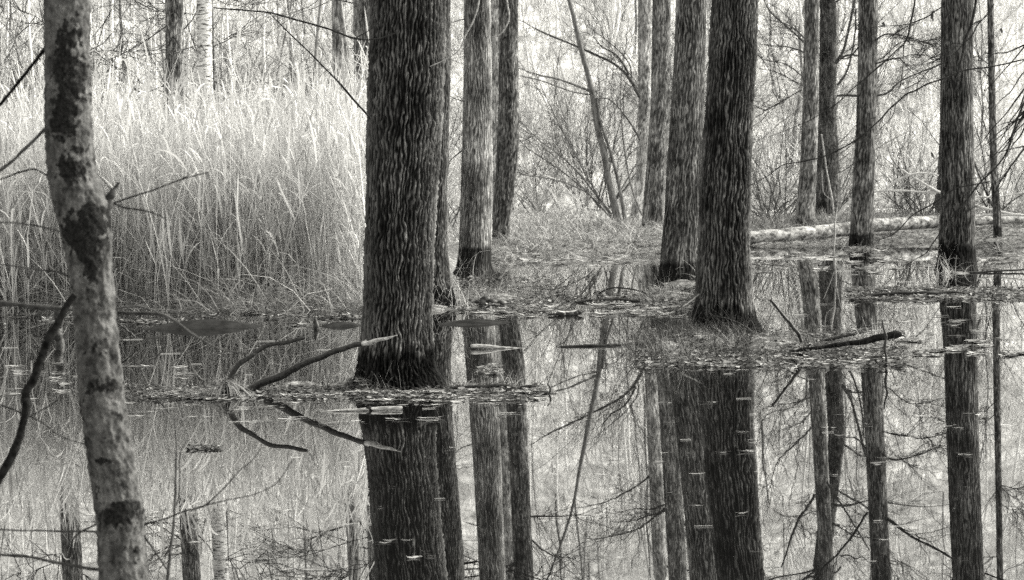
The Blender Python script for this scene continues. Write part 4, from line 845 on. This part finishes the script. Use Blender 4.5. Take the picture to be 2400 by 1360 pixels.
# far wood on the slope
g = Geo(); r = np.random.RandomState(31); n = 620
Y = r.uniform(108, 225, n); X = r.uniform(-.42, .42, n)*Y; Z = ground_z(X, Y); N = 7; s = np.linspace(0, 1, N)[None, :, None]
Hh = r.uniform(5, 13, n)[:, None, None]; P = np.stack([X, Y, Z-.2], 1)[:, None]+Hh*(nrm(np.c_[r.normal(size=(n, 2))*.07, np.ones(n)])[:, None]*s)
P = P+np.cumsum(r.normal(size=P.shape)*.1, 1); R = r.uniform(.03, .11, n)[:, None]*np.linspace(1, .3, N)[None]
c = np.where(r.rand(n)<.35, r.uniform(.05,.35,n), r.uniform(.6, 1., n)); V, F = tubes(P, R, 5); g.add(V, F, np.repeat(c, N*5))
Q, RR = grow(r, P, R, 9, (1.2, 4), (.4, 1.2), .35, .4, .15, 6, .35, .08); V, F = tubes(Q, RR, 3); g.add(V, F, np.repeat(np.repeat(c, 9)*.8, 6*3))
Q2, R2 = grow(r, Q, RR, 4, (.5, 1.6), (.4, 1.2), .2, .6, .2, 4, .3, .1); V, F = tubes(Q2, R2, 3); g.add(V, F, np.repeat(np.repeat(c, 36)*.7, 4*3))
# brushy undergrowth on the slope
n = 7000; Y = 96+130*r.uniform(0, 1, n)**1.2; X = r.uniform(-.42, .42, n)*Y; Z = ground_z(X, Y)
P = np.stack([X, Y, Z], 1)[:, None]+np.array([0, 0, 1.])*np.linspace(-.1, .4, 3)[None, :, None]
Q, RR = grow(r, P, np.full((n, 3), .045), 7, (.8, 3.2), (.1, 1.0), .5, .6, .1, 6, .4, .1); cc = .32+.68*r.uniform(0, 1, n)**.8; V, F = tubes(Q, RR, 3); g.add(V, F, np.repeat(np.repeat(cc, 7), 18))
tag(g.mk('far_wood', M['far']), 'pale bare wood covering the slope beyond the swamp', None, kind='stuff')

# ---------------------------------------------------------------- light, haze, camera
AZ, EL = math.radians(76), math.radians(36)       # azimuth from +Y (away from the camera) towards +X
w = bpy.data.worlds.new('World'); S.world = w; w.use_nodes = True; nt = w.node_tree; nt.nodes.clear()
sky = nt.nodes.new('ShaderNodeTexSky'); sky.sky_type = 'NISHITA'; sky.sun_disc = False; sky.sun_elevation = EL; sky.sun_rotation = AZ; sky.dust_density = 4; sky.air_density = 1.5
bw = nt.nodes.new('ShaderNodeRGBToBW'); mx = nt.nodes.new('ShaderNodeMix'); mx.data_type = 'RGBA'; mx.blend_type = 'MULTIPLY'; mx.inputs[0].default_value = 1
bg = nt.nodes.new('ShaderNodeBackground'); bg.inputs['Strength'].default_value = .15; wo = nt.nodes.new('ShaderNodeOutputWorld')
nt.links.new(sky.outputs[0], bw.inputs[0]); nt.links.new(bw.outputs[0], mx.inputs[6]); mx.inputs[7].default_value = (1, .98, .90, 1)
nt.links.new(mx.outputs[2], bg.inputs['Color']); nt.links.new(bg.outputs[0], wo.inputs['Surface'])
sl = bpy.data.lights.new('sun', 'SUN'); sl.energy = 1.45; sl.angle = math.radians(14); sl.color = (1, .975, .89)
so = bpy.data.objects.new('sun', sl); COL.objects.link(so)
dirv = Vector((math.sin(AZ)*math.cos(EL), math.cos(AZ)*math.cos(EL), math.sin(EL)))
so.rotation_euler = dirv.to_track_quat('Z', 'Y').to_euler()

HAZE = 0
if HAZE:
    bpy_v = [(-260, -20, -2.6), (260, -20, -2.6), (260, 310, -2.6), (-260, 310, -2.6), (-260, -20, 90), (260, -20, 90), (260, 310, 90), (-260, 310, 90)]
    m = bpy.data.materials.new('pale_air'); m.use_nodes = True; nt = m.node_tree; nt.nodes.clear(); out = nt.nodes.new('ShaderNodeOutputMaterial')
    v = nt.nodes.new('ShaderNodeVolumePrincipled'); v.inputs['Density'].default_value = HAZE; v.inputs['Color'].default_value = (.95, .95, .95, 1); v.inputs['Anisotropy'].default_value = 0
    nt.links.new(v.outputs[0], out.inputs['Volume'])
    tag(mk('haze', bpy_v, [(0,3,2,1),(4,5,6,7),(0,1,5,4),(1,2,6,5),(2,3,7,6),(3,0,4,7)], m, smooth=False), kind='stuff')

cam = bpy.data.cameras.new('camera'); cam.sensor_width = 36; cam.sensor_fit = 'HORIZONTAL'; cam.lens = FPX/2400*36; cam.clip_end = 4000; cam.clip_start = .1
cam.dof.use_dof = True; cam.dof.focus_distance = 23; cam.dof.aperture_fstop = 8
co = bpy.data.objects.new('camera', cam); COL.objects.link(co)
Mx = Matrix(((Rv[0], Uv[0], -Fv[0], 0), (Rv[1], Uv[1], -Fv[1], 0), (Rv[2], Uv[2], -Fv[2], H), (0, 0, 0, 1)))
co.matrix_world = Mx
S.camera = co
S.view_settings.view_transform = 'Standard'; S.view_settings.look = 'None'; S.view_settings.gamma = 1; S.view_settings.exposure = 1.62
S.cycles.max_bounces = 6; S.cycles.diffuse_bounces = 3; S.cycles.glossy_bounces = 3; S.cycles.volume_bounces = 1; S.cycles.transmission_bounces = 3
S.cycles.use_denoising = False
